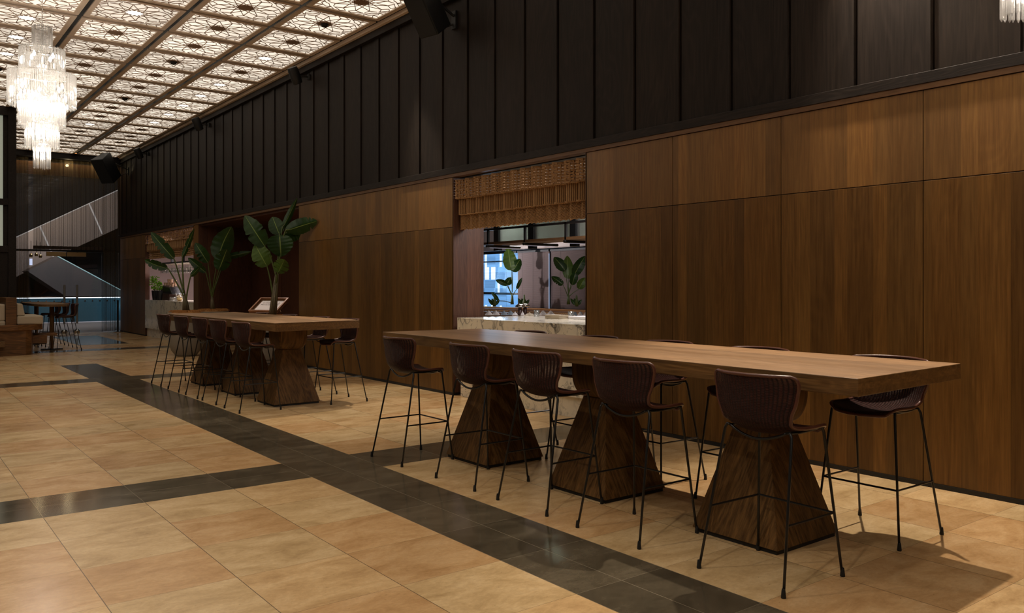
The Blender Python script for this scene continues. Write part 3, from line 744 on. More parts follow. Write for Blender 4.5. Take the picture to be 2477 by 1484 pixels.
# ================================================================ STOOLS
PROF = [(-.232, 1.047, .222, .094, -.004), (-.229, 1.036, .246, .104, -.005), (-.222, 1.000, .254, .104, -.002), (-.214, .955, .247, .098, 0), (-.208, .90, .237, .088, .002),
        (-.200, .85, .218, .078, .006), (-.182, .803, .208, .066, .016), (-.148, .766, .203, .044, .032), (-.09, .742, .202, .022, .042), (-.02, .733, .210, .006, .044),
        (.06, .735, .214, 0, .042), (.13, .743, .213, -.002, .036), (.19, .750, .203, -.012, .026), (.226, .746, .182, -.028, .014), (.240, .734, .150, -.040, .004)]
def make_stool():
    t = thing('bar_stool', 'x', 'bar stool')
    pr = catmull(PROF, 4); NJ = 24; G = []; U = []; v = 0; last = None
    for (x, z, w, fw, rs) in pr:
        row = []; ur = []
        if last: v += math.hypot(x - last[0], z - last[1])
        last = (x, z)
        for j in range(NJ + 1):
            s_ = -1 + 2 * j / NJ; row.append((x + fw * abs(s_) ** 2.2, w * s_, z + rs * abs(s_) ** 2.2)); ur.append((.25 * s_ * (1.0 if True else 0), v))
        G.append(row); U.append(ur)
    m = MB().grid(G, U); sh = m.build('seat_shell', M_WICK, t, True, solid=.007)
    edge = [r[0] for r in G] + G[-1][1:] + [r[-1] for r in G[::-1][1:]] + G[0][::-1][1:-1]
    MB().tube(edge, .0095, 8, closed=True).build('rolled_rim', M_RIM, t, True)
    feet = {}
    for sx, sy in ((-1, 1), (-1, -1), (1, 1), (1, -1)):
        f = Vector((.248 * sx, .260 * sy, .0)); tp = Vector((-.10, .203 * sy, .757)) if sx < 0 else Vector((.178, .196 * sy, .758))
        d = (tp - f); bend = tp - d.normalized() * .02
        inn = Vector((-.10, .17 * sy, .757)) if sx < 0 else Vector((.15, .19 * sy, .764))
        lg = MB().tube([f + d * .02, f + d * .5, bend, tp + (inn - tp) * .3 + Vector((0, 0, .004)), inn], [.0072, .0072, .0078, .0078, .0078], 8).build('leg', M_BLACK, t, True)
        MB().lathe([(.011, 0), (.0125, .004), (.0095, .035), (.0075, .045)], 12).build('foot_cap', M_PLINTH, lg, 'auto', loc=(f.x, f.y, 0)); feet[sx, sy] = (f, d)
    at = lambda sx, sy, z: feet[sx, sy][0] + feet[sx, sy][1] * (z / .757)
    fr = MB(); zz = .326
    fr.tube([at(-1, 1, zz), at(1, 1, zz), at(1, -1, zz), at(-1, -1, zz)], .006, 8); fr.build('footrest', M_BLACK, t)
    sp = MB(); pts = catmull([(-.10, .17, .757), (-.105, .13, .737), (-.11, .06, .716), (-.112, 0, .710), (-.11, -.06, .716), (-.105, -.13, .737), (-.10, -.17, .757)], 3)
    sp.tube(pts, .0075, 8)
    for sy in (1, -1): sp.tube(catmull([(-.10, .17 * sy, .757), (.0, .178 * sy, .752), (.08, .185 * sy, .758), (.15, .19 * sy, .764)], 3), .007, 8)
    sp.tube(catmull([(.15, .19, .764), (.165, .1, .735), (.168, 0, .726), (.165, -.1, .735), (.15, -.19, .764)], 3), .007, 8)
    sp.build('seat_support', M_BLACK, t, True)
    return t
ST = make_stool(); used = [False]
def stool(x, y, rz, label, group):
    if not used[0]:
        used[0] = True; ST.location = (x, y, 0); ST.rotation_euler = (0, 0, rz); ST['label'] = label; ST['group'] = group; return ST
    return dup(ST, (x, y, 0), rz, label, group)
g = 'wicker bar stools along the open side of the front table'
for (x, y, a, wd) in ((3.69, 2.612, -1, 'biggest in view, at the right end'), (3.675, 3.55, 0, 'second from its right end'), (3.68, 4.38, 1, 'in the middle of five'), (3.685, 5.19, 0, 'second from its left end'), (3.67, 6.21, 0, 'at its far left end')):
    stool(x, y, R(a), 'wicker bar stool, open side of front table, ' + wd, g)
g = 'wicker bar stools on the wall side of the front table'
for (x, y, a, wd) in ((4.815, 2.64, 180, 'nearest, seat showing beyond the table end'), (4.80, 3.57, 180, 'second from the right end'), (4.80, 4.41, 180, 'in the middle of five'), (4.80, 5.2, 178, 'behind the far pedestal'), (4.80, 6.15, 180, 'only its back edge above the tabletop')):
    stool(x, y, R(a), 'wicker bar stool, wall side of front table, ' + wd, g)
g = 'wicker bar stools along the open side of the back table'
for (x, y, a, wd) in ((3.59, 9.81, 0, 'nearest of the row'), (3.59, 10.66, 1, 'second of the row'), (3.58, 11.36, 0, 'third of the row'), (3.57, 12.17, 0, 'fourth of the row'), (3.56, 13.03, 0, 'farthest left of the row')):
    stool(x, y, R(a), 'wicker bar stool, open side of back table, ' + wd, g)
g = 'wicker bar stools on the wall side of the back table'
for (x, y, a, wd) in ((4.74, 9.82, 180, 'nearest'), (4.73, 10.68, 180, 'second'), (4.70, 11.7, 180, 'third'), (4.66, 12.7, 180, 'fourth, hidden but for its top edge')):
    stool(x, y, R(a), 'wicker bar stool, wall side of back table, ' + wd, g)
g = 'bar stools at the far high table'
for (x, y, a, wd) in ((3.47, 21.25, 180, 'its right side, nearest'), (3.46, 22.25, 180, 'its right side, second'), (3.44, 23.2, 180, 'its right side, farthest'), (2.80, 22.7, 0, 'its left side, nearest'), (2.80, 23.5, 0, 'its left side, middle'), (2.80, 24.2, 0, 'its left side, farthest')):
    stool(x, y, R(a), 'small dark bar stool at far high table, ' + wd, g)

# far high table
t = thing('high_table', 'dark high table with post legs beyond the booth seat, near the glass doors', 'table', (3.19, 22.6, 0))
m = MB(); N_ = 24
top = [(.36 * math.copysign(abs(math.cos(a)) ** .5, math.cos(a)), 1.75 * math.copysign(abs(math.sin(a)) ** .5, math.sin(a))) for a in [2 * math.pi * k / N_ for k in range(N_)]]
m.q([(a, b_, z) for z in (1.0, 1.05) for a, b_ in top], [tuple(range(N_))[::-1], tuple(range(N_, 2 * N_))] + [(k, (k + 1) % N_, N_ + (k + 1) % N_, N_ + k) for k in range(N_)])
m.build('tabletop', M_EDGE, t)
for y in (-1.15, 1.15):
    l = MB().tube([(0, y, .02), (0, y, .35)], .035, 12).tube([(0, y, .35), (0, y, 1.0)], .05, 12).build('post_leg', M_PED, t)
    MB().box((-.22, y - .04, 0), (.22, y + .04, .03)).box((-.04, y - .22, 0), (.04, y + .22, .03)).build('foot_plate', M_BLACK, l)

# ================================================================ BOOTH
t = thing('booth_bench', 'oak booth bench with cream cushions in front of the dark partition', 'bench', (2.2, 20.4, 0))
o_ = Vector((2.2, 20.4, 0))
def lb_(m): m.v = [tuple(Vector(p) - o_) for p in m.v]; return m
def pxX(u, Y): return PY(u, 700, Y).x
YB = 20.15
m = MB(); pts = []
x1 = pxX(82, YB)
out = [(-1.5, YB), (x1 - .15, YB), (x1 - .04, YB + .05), (x1, YB + .18), (x1, YB + 1.3), (-1.5, YB + 1.3)]
m.q([(a, b_, z) for z in (0, .53) for a, b_ in out], [tuple(range(6))[::-1], tuple(range(6, 12))] + [(k, (k + 1) % 6, 6 + (k + 1) % 6, 6 + k) for k in range(6)])
lb_(m).build('base', M_BOOTH, t)
m = MB(); x2 = pxX(108, YB)
out = [(-1.5, YB - .1), (x2 - .5, YB - .08), (x2 - .2, YB - .0), (x2 - .03, YB + .12), (x2, YB + .25), (x2, YB + 1.3), (-1.5, YB + 1.3)]
m.q([(a, b_, z) for z in (.53, .645) for a, b_ in out], [tuple(range(7))[::-1], tuple(range(7, 14))] + [(k, (k + 1) % 7, 7 + (k + 1) % 7, 7 + k) for k in range(7)])
lb_(m).build('seat_slab', M_BOOTH, t, bevel=.005)
xa, xb = pxX(14, YB), pxX(40.5, YB)
lb_(MB().box((xa, YB, .645), (xb, YB + 1.3, 1.215))).build('divider_board', M_BOOTH, t, bevel=.004)
lb_(MB().box((xb + .005, YB + .02, .648), (x2 - .02, YB + 1.2, .83))).build('seat_cushion', M_CREAM, t, bevel=.03)
lb_(MB().hexa([(xb + .005, YB + .04, .832), (xb + .16, YB + .04, .832), (xb + .16, YB + 1.15, .832), (xb + .005, YB + 1.15, .832)], [(xb + .005, YB + .04, 1.09), (xb + .11, YB + .04, 1.09), (xb + .11, YB + 1.15, 1.09), (xb + .005, YB + 1.15, 1.09)])).build('back_cushion', M_CREAM, t, bevel=.025)
lb_(MB().box((-.8, YB + .02, .56), (xa - .0, YB + 1.2, .73))).build('seat_cushion', M_CREAM, t, bevel=.03)
lb_(MB().box((xa - .11, YB + .04, .735), (xa - .005, YB + 1.15, 1.08))).build('back_cushion', M_CREAM, t, bevel=.025)
lb_(MB().box((-.8, YB - .2, .20), (pxX(12.5, YB - .2), YB + .02, .32))).build('foot_ledge', M_EDGE, t, bevel=.004)
lb_(MB().box((x1 - .02, YB + .3, .22), (pxX(114, YB + .3), YB + .6, .40)).box((x1 - .02, YB + .6, .36), (pxX(138, YB + .6), YB + .9, .42))).build('side_step', M_BOOTH, t, bevel=.004)

# ================================================================ OPENING WITH ROPE VALANCE
def rope_valance(ya, yb, label, full=True):
    t = thing('rope_valance', label, 'valance', (XW + .1, (ya + yb) / 2, 2.23)); off = Vector((XW + .1, (ya + yb) / 2, 2.23))
    def fold(y):
        k = ((y - ya) / .2) % 1.0
        return .095 * (k / .82 if k < .82 else (1 - k) / .18)
    # tier 1: open basket weave
    m = MB(); X0 = XW + .105; sp = .0425 if full else .085; rr = .0095 if full else .016
    zs = [2.655 + .034 * k for k in range(8)] if full else [2.66 + .085 * k for k in range(4)]
    n = int((yb - ya) / sp)
    for k in range(n + 1):
        y = ya + .01 + (yb - ya - .02) * k / n
        for s_ in ((-.0075, .0075) if full else (0,)):
            pts = []
            for q in range(17 if full else 9):
                z = 2.645 + (2.90 - 2.645) * q / (16 if full else 8)
                pts.append((X0 - fold(y) + .009 * math.sin(math.pi * (z - zs[0]) / (zs[1] - zs[0]) + math.pi / 2 + math.pi * (k % 2)), y + s_, z))
            m.tube(pts, rr * .72, 5)
    for i, z in enumerate(zs):
        for s_ in ((-.0065, .0065) if full else (0,)):
            pts = []; K = n * (2 if full else 1)
            for q in range(K + 1):
                y = ya + .01 + (yb - ya - .02) * q / K
                pts.append((X0 - fold(y) - .009 * math.cos(math.pi * q / (2 if full else 1) + math.pi * (i % 2)), y, z + s_))
            m.tube(pts, rr * .72, 5)
    m.v = [tuple(Vector(p) - off) for p in m.v]; m.build('basket_weave_tier', M_ROPE, t, True)
    # tier 2: fine knit
    m = MB(); X1 = XW + .145; n = int((yb - ya) / (.021 if full else .05))
    for k in range(n + 1):
        y = ya + .03 + (yb - ya - .035) * k / n; pts = []; rad = []
        for q in range(22 if full else 6):
            z = 2.435 + .24 * q / (21 if full else 5); pts.append((X1 - fold(y) + .003 * (q % 2), y + .003 * (q % 2), z)); rad.append((.0105 if q % 2 else .0085) * (1 if full else 2.4))
        m.tube(pts, rad, 5)
    pts = [(X1 - fold(ya + (yb - ya) * q / 80) - .006, ya + .03 + (yb - ya - .035) * q / 80, 2.437) for q in range(81)]; m.tube(pts, .009, 5)
    m.v = [tuple(Vector(p) - off) for p in m.v]; m.build('fine_knit_tier', M_ROPE, t, True)
    # tier 3: chevron braid
    m = MB(); X2 = XW + .185; rows = 13 if full else 5; K = int((yb - ya) / .024)
    for i in range(rows):
        z = 2.25 + (.215 * i / (rows - 1)); pts = []
        for q in range(K + 1):
            y = ya + .05 + (yb - ya - .055) * q / K
            pts.append((X2 - fold(y) - .006 * math.cos(math.pi * q / 1.0 + i * 0), y, z + .009 * (1 if q % 2 else -1)))
        m.tube(pts, .0088 if full else .02, 5)
    m.box((X2 + .004, ya + .05, 2.25), (X2 + .008, yb - .005, 2.47)); m.box((X1 + .014, ya + .03, 2.44), (X1 + .018, yb - .005, 2.68))
    m.v = [tuple(Vector(p) - off) for p in m.v]; m.build('chevron_braid_tier', M_ROPE, t, True)
    MB().box((X0 + .0 - off.x, ya - off.y, 2.935 - off.z), (X2 + .02 - off.x, yb - off.y, 2.945 - off.z)).build('hanging_rail', M_SPK, t)
rope_valance(6.745, 9.36, 'three-tiered woven rope valance over the near opening')
rope_valance(20.92, 25.48, 'three-tiered woven rope valance over the far bar opening', False)

def counter(y0, y1, depth, label, joints):
    t = thing('marble_counter', label, 'counter', (6.6, (y0 + y1) / 2, 0)); off = Vector(t.location)
    m = MB(); cuts = [y0] + joints + [y1]
    for a, b_ in zip(cuts[:-1], cuts[1:]): m.box((6.165, a + .001, .24), (6.20, b_ - .001, 1.035))
    m.v = [tuple(Vector(p) - off) for p in m.v]; m.build('front_slab', M_MARBLE, t, bevel=.002)
    m = MB().box((6.165, y0, 1.036), (6.165 + depth, y1, 1.052)); m.v = [tuple(Vector(p) - off) for p in m.v]; m.build('worktop', M_MARBLE, t, bevel=.002)
    m = MB()
    for a, b_ in zip(cuts[:-1], cuts[1:]): m.box((6.22, a + .001, 0), (6.165 + depth - .03, b_ - .001, 1.035))
    m.v = [tuple(Vector(p) - off) for p in m.v]; m.build('recessed_base', M_MARBLE, t)
    return t
counter(6.765, 9.25, 1.35, 'white marble counter with grey veins in the near opening', [7.55])
counter(20.92, 25.46, .8, 'white marble bar counter in the far opening behind the plants', [22.4])

# ================================================================ RESTAURANT ROOM
rm = MB(); rm.box((12.3, 3, 0), (12.4, 22, .93)); rm.box((12.3, 3, 2.33), (12.4, 22, 3.3)); 
struct('wall_restaurant', rm, M_WHITE, 'pale wall band above the blinds in the restaurant', 'wall')
rm = MB(); rm.box((6.7, 3, 3.1), (12.4, 20.4, 3.2)); struct('ceiling_restaurant', rm, M_WHITE, 'pale restaurant ceiling', 'ceiling')
rm = MB(); rm.box((7.6, 20.2, 0), (12.4, 20.3, 3.2)); rm.box((6.7, 3, 0), (12.4, 3.1, 3.2)); rm.box((7.62, 14.35, 0), (7.72, 20.3, 3.1)); rm.box((W2, 14.36, 0), (7.7, 14.45, 3.1)); struct('wall_divider', rm, M_WHITE, 'plain end walls of the restaurant', 'wall')
XB = 12.2
yA, yB_, yC, yD = PX(1165, 700, XB).y, PX(1252, 700, XB).y, PX(1331, 700, XB).y, PX(1440, 700, XB).y
zt, zb = 2.30, .93
struct('window_4', MB().box((XB + .16, yB_ - .15, zb), (XB + .18, yA + 1.5, zt)), M_WBACK, 'blue lit restaurant window with city lights outside', 'window')
def blind(y0, y1, z0, z1, mat, label, tilt, n, w):
    t = thing('venetian_blind', label, 'blind', (XB, (y0 + y1) / 2, z0)); m = MB()
    for k in range(n):
        z = (z1 - z0) * (k + .5) / n; c, s_ = math.cos(tilt) * w / 2, math.sin(tilt) * w / 2
        m.box((-w / 2, (y0 - y1) / 2, -.0012), (w / 2, (y1 - y0) / 2, .0012), Matrix.Translation((0, 0, z)) @ Matrix.Rotation(tilt, 4, 'Y'))
    m.build('slats', mat, t)
    MB().box((-.03, (y0 - y1) / 2, z1 - z0), (.03, (y1 - y0) / 2, z1 - z0 + .045)).build('head_rail', M_SPK, t)
    for q in (-.35, 0, .35): MB().tube([(-w / 2, q * (y1 - y0), 0), (-w / 2, q * (y1 - y0), z1 - z0)], .002, 4).build('ladder_cord', M_SPK, t)
blind(yB_ + .02, yA + 1.2, zb + .02, zt - .05, M_SLATB, 'raised-tilt venetian blind in front of the bright blue window', R(5), 46, .018)
blind(yC + .03, yB_ - .02, zb + .02, zt - .05, M_SLAT, 'closed dark venetian blind behind the middle palm shadows', R(50), 54, .030)
blind(yD - .8, yC - .03, zb + .02, zt - .05, M_SLAT, 'closed dark venetian blind at the right of the opening', R(50), 54, .030)
struct('window_5', MB().box((XB + .16, yD - 1, zb), (XB + .18, yB_ - .2, zt)), M_NAVY, 'night dark restaurant window behind the closed blinds', 'window')
tm = MB(); tm.box((XB + .05, yA - .4, 1.24), (XB + .12, yA + 1.4, 1.30)); tm.box((XB + .05, yB_, 1.24), (XB + .12, yA, 1.29)); tm.box((XB + .05, yB_, 2.05), (XB + .12, yA + 1, 2.08)); tm.box((XB + .03, yB_ - .03, zb), (XB + .14, yB_ + .03, zt))
struct('trim_5', tm, M_SPK, 'dark mullions of the blue window', 'trim')
struct('blind_gap_glow', MB().box((XB - .04, yC - .005, zb), (XB - .03, yC + .005, zt - .1)), emit('gap_light', (.40, .62, 1), .8), 'thin glowing bar standing for light in the gap between the two dark blinds', 'trim')  # emissive bar in place of light showing between the blinds
# planter ledge + banquette
t = thing('planter_ledge', 'long low planter ledge under the restaurant blinds', 'planter', (11.6, 15, 0))
MB().box((-.1, -2.6, 0), (.5, 3.2, .93)).build('box', M_TAN, t, bevel=.01)
tag(MB().box((-.05, -2.6, .925), (.45, 3.2, .95)).build('soil', M_COIR, t), kind='stuff')
t = thing('banquette', 'tan leather banquette with twisted rope piping along the restaurant window', 'bench', (10.9, 14.8, 0))
MB().box((.15, -3, 0), (.5, 3, .88)).build('backrest', M_TAN, t, bevel=.04)
MB().box((-.35, -3, .0), (.15, 3, .62)).build('seat', M_CREAM, t, bevel=.03)
m = MB()
for h in range(2): m.tube([(.13 + .012 * math.cos(q * 1.1 + h * math.pi), -3 + q * .02, .90 + .012 * math.sin(q * 1.1 + h * math.pi)) for q in range(301)], .013, 5)
m.build('rope_piping', M_ROPE, t, True)
# hanging shelf
M_DIM = emit('dim_tube', (.85, .80, 1), .30)
XS = 7.35
t = thing('hanging_shelf', 'suspended black and oak shelf rack with rippled glass above the counter', 'shelf', (XS, 8.6, 2.1)); off = Vector(t.location)
def hs(m, n, mat, **k): m.v = [tuple(Vector(p) - off) for p in m.v]; return m.build(n, mat, t, **k)
hs(MB().box((XS, 5.8, 2.10), (XS + .42, 11.2, 2.135)), 'shelf_board', M_STRIP)
hs(MB().box((XS, 5.8, 2.31), (XS + .03, 11.2, 2.34)), 'top_rail', M_BLACK)
for u in (1203, 1287, 1389):
    y = PX(u, 600, XS + .45).y; hs(MB().box((XS + .42, y - .06, 2.03), (XS + .5, y + .06, 3.1)), 'post', M_BLACK)
for u in (1179, 1268, 1367):
    y = PX(u, 600, XS).y; hs(MB().box((XS, y - .015, 2.10), (XS + .03, y + .015, 2.34)), 'hanger', M_BLACK)
    hs(MB().tube([(XS - .02, y, 2.075), (XS + .62, y - .01, 2.075)], .020, 10), 'light_tube', M_BLACK)
    hs(MB().box((XS + .05, y - .012, 2.050), (XS + .58, y + .012, 2.054)), 'glowing_strip', M_DIM)
M_RIP = clear('rippled_glass', (.55, .66, .58), .12, .12, .15)
hs(MB().box((XS + .455, 6.2, 2.14), (XS + .465, 10.6, 2.9)), 'rippled_glass_screen', M_RIP)

# things on the counter
ZK = 1.0525
def cloth(u, v, w, h, mat, label, d, peaks=2):
    p = P(u, v, d); t = thing('folded_napkin', label, 'napkin', (p.x, p.y, ZK)); m = MB(); G = []
    rt = Vector((CA, -SA, 0)); fw = Vector((SA, CA, 0))
    for i in range(5):
        row = []
        for j in range(9):
            s_ = -1 + j / 4; f = i / 4
            hh = h * (abs(math.sin(s_ * math.pi * peaks / 2)) * .8 + .2) * (1 - abs(f * 2 - 1)) if peaks > 1 else h * (1 - abs(s_)) * (1 - abs(2 * f - 1))
            row.append(tuple(rt * (w / 2 * s_) + fw * (w * .6 * (f - .5)) + Vector((0, 0, hh * (1.0 if j % 2 == 0 else .8)))))
        G.append(row)
    m.grid(G); m.build('cloth', mat, t, False, solid=.004)
def tumbler(u, d, label):
    p = P(u, 760, d); t = tag(MB().lathe([(.028, 0), (.036, .004), (.040, .09), (.037, .09), (.033, .012), (.004, .012)], 20, cap=False).build('tumbler', M_GLASSW, None, True, loc=(p.x, p.y, ZK)), label, 'glass', 'tumblers on the near counter')
cloth(1191, 760, .21, .07, M_STRIPE, 'striped peaked napkin at the left end of the counter setting', 12.0)
cloth(1227, 760, .19, .07, M_BLUEC, 'blue grey peaked napkin second from left on the counter', 12.0)
cloth(1246, 760, .09, .06, M_PAPER, 'small white peaked napkin beside the mushroom lamps', 11.9, 1)
cloth(1264, 760, .06, .07, M_PAPER, 'white upright napkin right of the mushroom lamps', 11.9, 1)
cloth(1281, 760, .17, .05, M_CREAM, 'rolled cream napkin behind the left tumbler', 11.8, 1)
cloth(1323, 760, .22, .07, M_STRIPE, 'striped peaked napkin in the middle of the counter setting', 12.0)
cloth(1383, 760, .17, .05, M_CREAM, 'rolled cream napkin behind the right tumbler', 11.2, 1)
cloth(1398, 760, .16, .07, M_BLUEC, 'blue grey napkin right of the right tumbler', 11.5)
cloth(1410, 760, .16, .07, M_STRIPE, 'striped napkin at the right end of the counter setting', 11.4)
tumbler(1298, 11.5, 'ribbed smoky glass tumbler left of the menu stack'); tumbler(1381, 10.9, 'ribbed smoky glass tumbler right of the menu stack')
for u, d, hh, lab in ((1258, 12.0, .16, 'left dark mushroom-shaped table lamp on the counter'), (1270, 12.3, .16, 'right dark mushroom-shaped table lamp on the counter')):
    p = P(u, 760, d); t = thing('mushroom_lamp', lab, 'lamp', (p.x, p.y, ZK))
    MB().lathe([(.035, 0), (.03, .02), (.026, hh - .03)], 16).build('stem', M_MACHB, t, True)
    MB().lathe([(.07, hh - .045), (.068, hh - .025), (.045, hh - .004), (.005, hh)], 20).build('cap', M_CHROME, t, True)
for k in range(6):
    p = P(1347, 770, 10.75)
    tag(MB().box((-.09, -.13, 0), (.09, .13, .008)).build('menu_card', M_CREAM, None, loc=(p.x + .003 * (k % 2), p.y, ZK + .0085 * k), rot=R(2 * (k % 3))), 'cream menu in the counter stack, %s from the bottom' % ords[k], 'menu', 'stacked cream menus on the near counter')
p = P(1402, 770, 10.55)
tag(MB().box((-.14, -.2, 0), (.14, .2, .035)).build('serving_tray', M_PAPER, None, bevel=.004, loc=(p.x + .12, p.y, ZK)), 'white box tray at the right end of the counter', 'tray')

# ================================================================ PLANTS
def leaf(base, tip, width, parent, mat, side=None, droop=.12, fold=.25, splits=(), name='leaf', curl=0):
    base, tip = Vector(base), Vector(tip); ax = tip - base; Ln = ax.length; d = ax.normalized()
    view = (base - Vector((0, 0, EYE))).normalized()
    sd = d.cross(view).normalized() if side is None else Vector(side).normalized()
    nrm = sd.cross(d).normalized()
    if nrm.z < 0: nrm = -nrm
    NI, NJ = 26, 8; G = []; U = []
    jag = [random.uniform(-.05, .05) for _ in range(NI + 1)]
    for i in range(NI + 1):
        f = i / NI; w = width / 2 * 2.3 * (max(f, 1e-4) ** .5) * (max(1 - f, 1e-4) ** .75)
        if i in (0, NI): w = .002
        c = base + d * (Ln * f) - Vector((0, 0, 1)) * droop * Ln * (f ** 2) + nrm * (.08 * Ln * math.sin(math.pi * f)) + sd * curl * math.sin(math.pi * f) * Ln
        row = []; ur = []
        for j in range(NJ + 1):
            s_ = -1 + 2 * j / NJ; ww = w * (1 + (jag[i] if abs(s_) > .7 else 0))
            if (i in splits and s_ > .3) or (i + 1 in splits and s_ < -.3 and i % 2): ww *= .55
            row.append(tuple(c + sd * ww * s_ + nrm * (abs(s_) ** 1.2 * w * fold * 1.0 + .012 * math.sin(f * 40 + s_ * 2) * abs(s_) * width)))
            ur.append((.5 + .5 * s_, f))
        G.append(row); U.append(ur)
    return MB().grid(G, U), G
def plant(label, d, stalk, leaves, pot_h, pot_r, group=None, coir=True, name='potted_palm_plant', small=False, cx=None):
    """stalk: (u0,v0,r0,u1,v1,r1); leaves: (bu,bv, tu,tv, wpx, mat, extra)"""
    u0, v0, r0, u1, v1, r1 = stalk; b = P(u0, v0, d); off = Vector((b.x, b.y, 0))
    t = thing(name, label, 'potted plant', off, 0, group)
    def bld(m, n, mat, par=None, **k):
        m.v = [tuple(Vector(p) - off) for p in m.v]; return m.build(n, mat, par or t, **k)
    if pot_r:
        R_ = pot_r; pf = [(R_ * .45, .0), (R_ * .62, .015), (R_ * .86, .12), (R_ * .97, .27), (R_, .42), (R_ * .99, pot_h - .03), (R_ * .97, pot_h), (R_ * .92, pot_h), (R_ * .9, pot_h - .05)]
        m = MB(); m.lathe(pf, 36, (0, 0), cap=True); m.build('planter', M_CONC, t, 'auto')
        m = MB(); G = []
        for i in range(9):
            row = []
            for j in range(37):
                a = 2 * math.pi * j / 36; r = R_ * .97 * i / 8
                row.append((r * math.cos(a), r * math.sin(a), pot_h - .02 + (.014 * math.sin(r * 37 + a * 5) * math.cos(a * 7 + r * 20) + .055 * (1 - (i / 8) ** 4)) * (1 if j not in (0, 36) else 1)))
            row[-1] = row[0]; G.append(row)
        m.grid(G); 
        for k in range(420):
            a = random.uniform(0, 6.28); r = R_ * .9 * math.sqrt(random.random()); z = pot_h + .015
            c = Vector((r * math.cos(a), r * math.sin(a), z)); e = Vector((random.uniform(-1, 1), random.uniform(-1, 1), random.uniform(-.1, .3))) * .06
            m.tube([c - e * .8, c + Vector((0, 0, .04)), c + e * .8], .0025, 4)
        tag(m.build('coir_mulch', M_COIR, t), kind='stuff')
    tp = P(u1, v1, d)
    sc = d / FPX
    m = MB(); K = 7
    for k in range(K):
        a = 2 * math.pi * k / K; o1 = Vector((math.cos(a), math.sin(a), 0))
        e = b + (tp - b) * random.uniform(.55, 1.0)
        m.tube([b + o1 * r0 * sc * .55, b.lerp(e, .5) + o1 * (r0 + r1) / 2 * sc * .6, e + o1 * r1 * sc * .6], [r0 * sc * .55, (r0 + r1) / 2 * sc * .5, r1 * sc * .25], 7)
    bld(m, 'trunk', M_TRUNK if not small else M_STEM, smooth=True)
    for L_ in leaves:
        bu, bv, tu, tv, wp, mat = L_[:6]; ex = L_[6] if len(L_) > 6 else {}
        dd0 = ex.get('db', 0); dd1 = ex.get('dt', 0)
        B = P(bu, bv, d + dd0); T = P(tu, tv, d + dd1)
        kk = {k: v for k, v in ex.items() if k in ('droop', 'fold', 'splits', 'curl', 'side')}
        m, G = leaf(B, T, wp * sc, t, mat, **kk)
        lo_ = bld(m, 'leaf', mat, smooth=True)
        s0 = b.lerp(tp, ex.get('from', .5)); mid = s0.lerp(B, .5) + (tp - b) * .06
        pet = MB().tube(catmull([tuple(s0), tuple(mid), tuple(B), tuple(B + (T - B) * .15)], 5), [max(.9, r1 * .4) * sc * (1.25 - k / 22) for k in range(16)], 7)
        bld(pet, 'petiole', M_STEM, lo_, smooth=True)
    return t
LF, LG = M_LEAF, M_LEAF2
plant('tall potted bird-of-paradise plant in front of the framed notice', 14.8, (659, 768, 9, 671, 655, 5), [
    (641, 597, 592, 524, 46, LF, dict(droop=-.03, splits=(12,), fold=.15, **{'from': .85})),
    (646, 645, 617, 594, 46, LG, dict(droop=-.04, splits=(9,), fold=.12, **{'from': .3})),
    (676, 568, 680, 622, 62, LF, dict(droop=0, fold=.3, **{'from': 1})),
    (676, 568, 659, 526, 38, LF, dict(fold=.2, droop=-.02, **{'from': 1, 'db': .1, 'dt': .2})),
    (690, 560, 768, 533, 38, LF, dict(droop=.02, fold=.35, splits=(18, 21), **{'from': 1, 'db': 0, 'dt': -.25})),
    (682, 556, 719, 483, 16, LF, dict(droop=-.05, fold=.5, **{'from': 1, 'db': .1, 'dt': .1})),
    (688, 565, 728, 560, 46, LF, dict(droop=-.05, fold=.3, **{'from': 1, 'db': .1, 'dt': 0})),
    (672, 662, 688, 628, 38, LG, dict(droop=0, fold=.3, splits=(6, 14), **{'from': .7, 'db': -.1, 'dt': -.2})),
], .90, .33)
plant('potted bird-of-paradise plant with arching leaves, left of the pair behind the back table', 17.4, (450, 752, 8, 444, 700, 4.5), [
    (406, 650, 350, 627, 22, LF, dict(droop=.03, splits=(8, 15, 20), fold=.3, curl=.05, **{'from': .6})),
    (421, 627, 365, 566, 28, LF, dict(droop=-.05, splits=(7, 11, 14, 17), fold=.2, **{'from': .8})),
    (441, 625, 470, 553, 13, LF, dict(droop=0, splits=(10, 17), fold=.4, **{'from': 1})),
    (461, 669, 484, 648, 13, LF, dict(droop=-.1, fold=.4, **{'from': .3})),
], .90, .34)
plant('potted bird-of-paradise plant with a broad upright leaf, right of the pair behind the back table', 18.4, (515, 754, 6, 513, 715, 3), [
    (498, 660, 455, 624, 20, LF, dict(droop=0, fold=.4, splits=(8,), **{'from': .7})),
    (503, 636, 472, 589, 28, LF, dict(droop=-.03, fold=.3, splits=(9, 13), **{'from': .8})),
    (526, 630, 560, 551, 50, LF, dict(droop=-.03, fold=.15, curl=.04, **{'from': 1})),
    (529, 655, 549, 603, 40, LF, dict(droop=0, fold=.3, splits=(12, 17), **{'from': .8, 'db': -.1, 'dt': -.2})),
    (546, 622, 608, 612, 16, LF, dict(droop=-.05, fold=.5, splits=(14,), **{'from': .9, 'db': .2, 'dt': .4})),
], .90, .34)
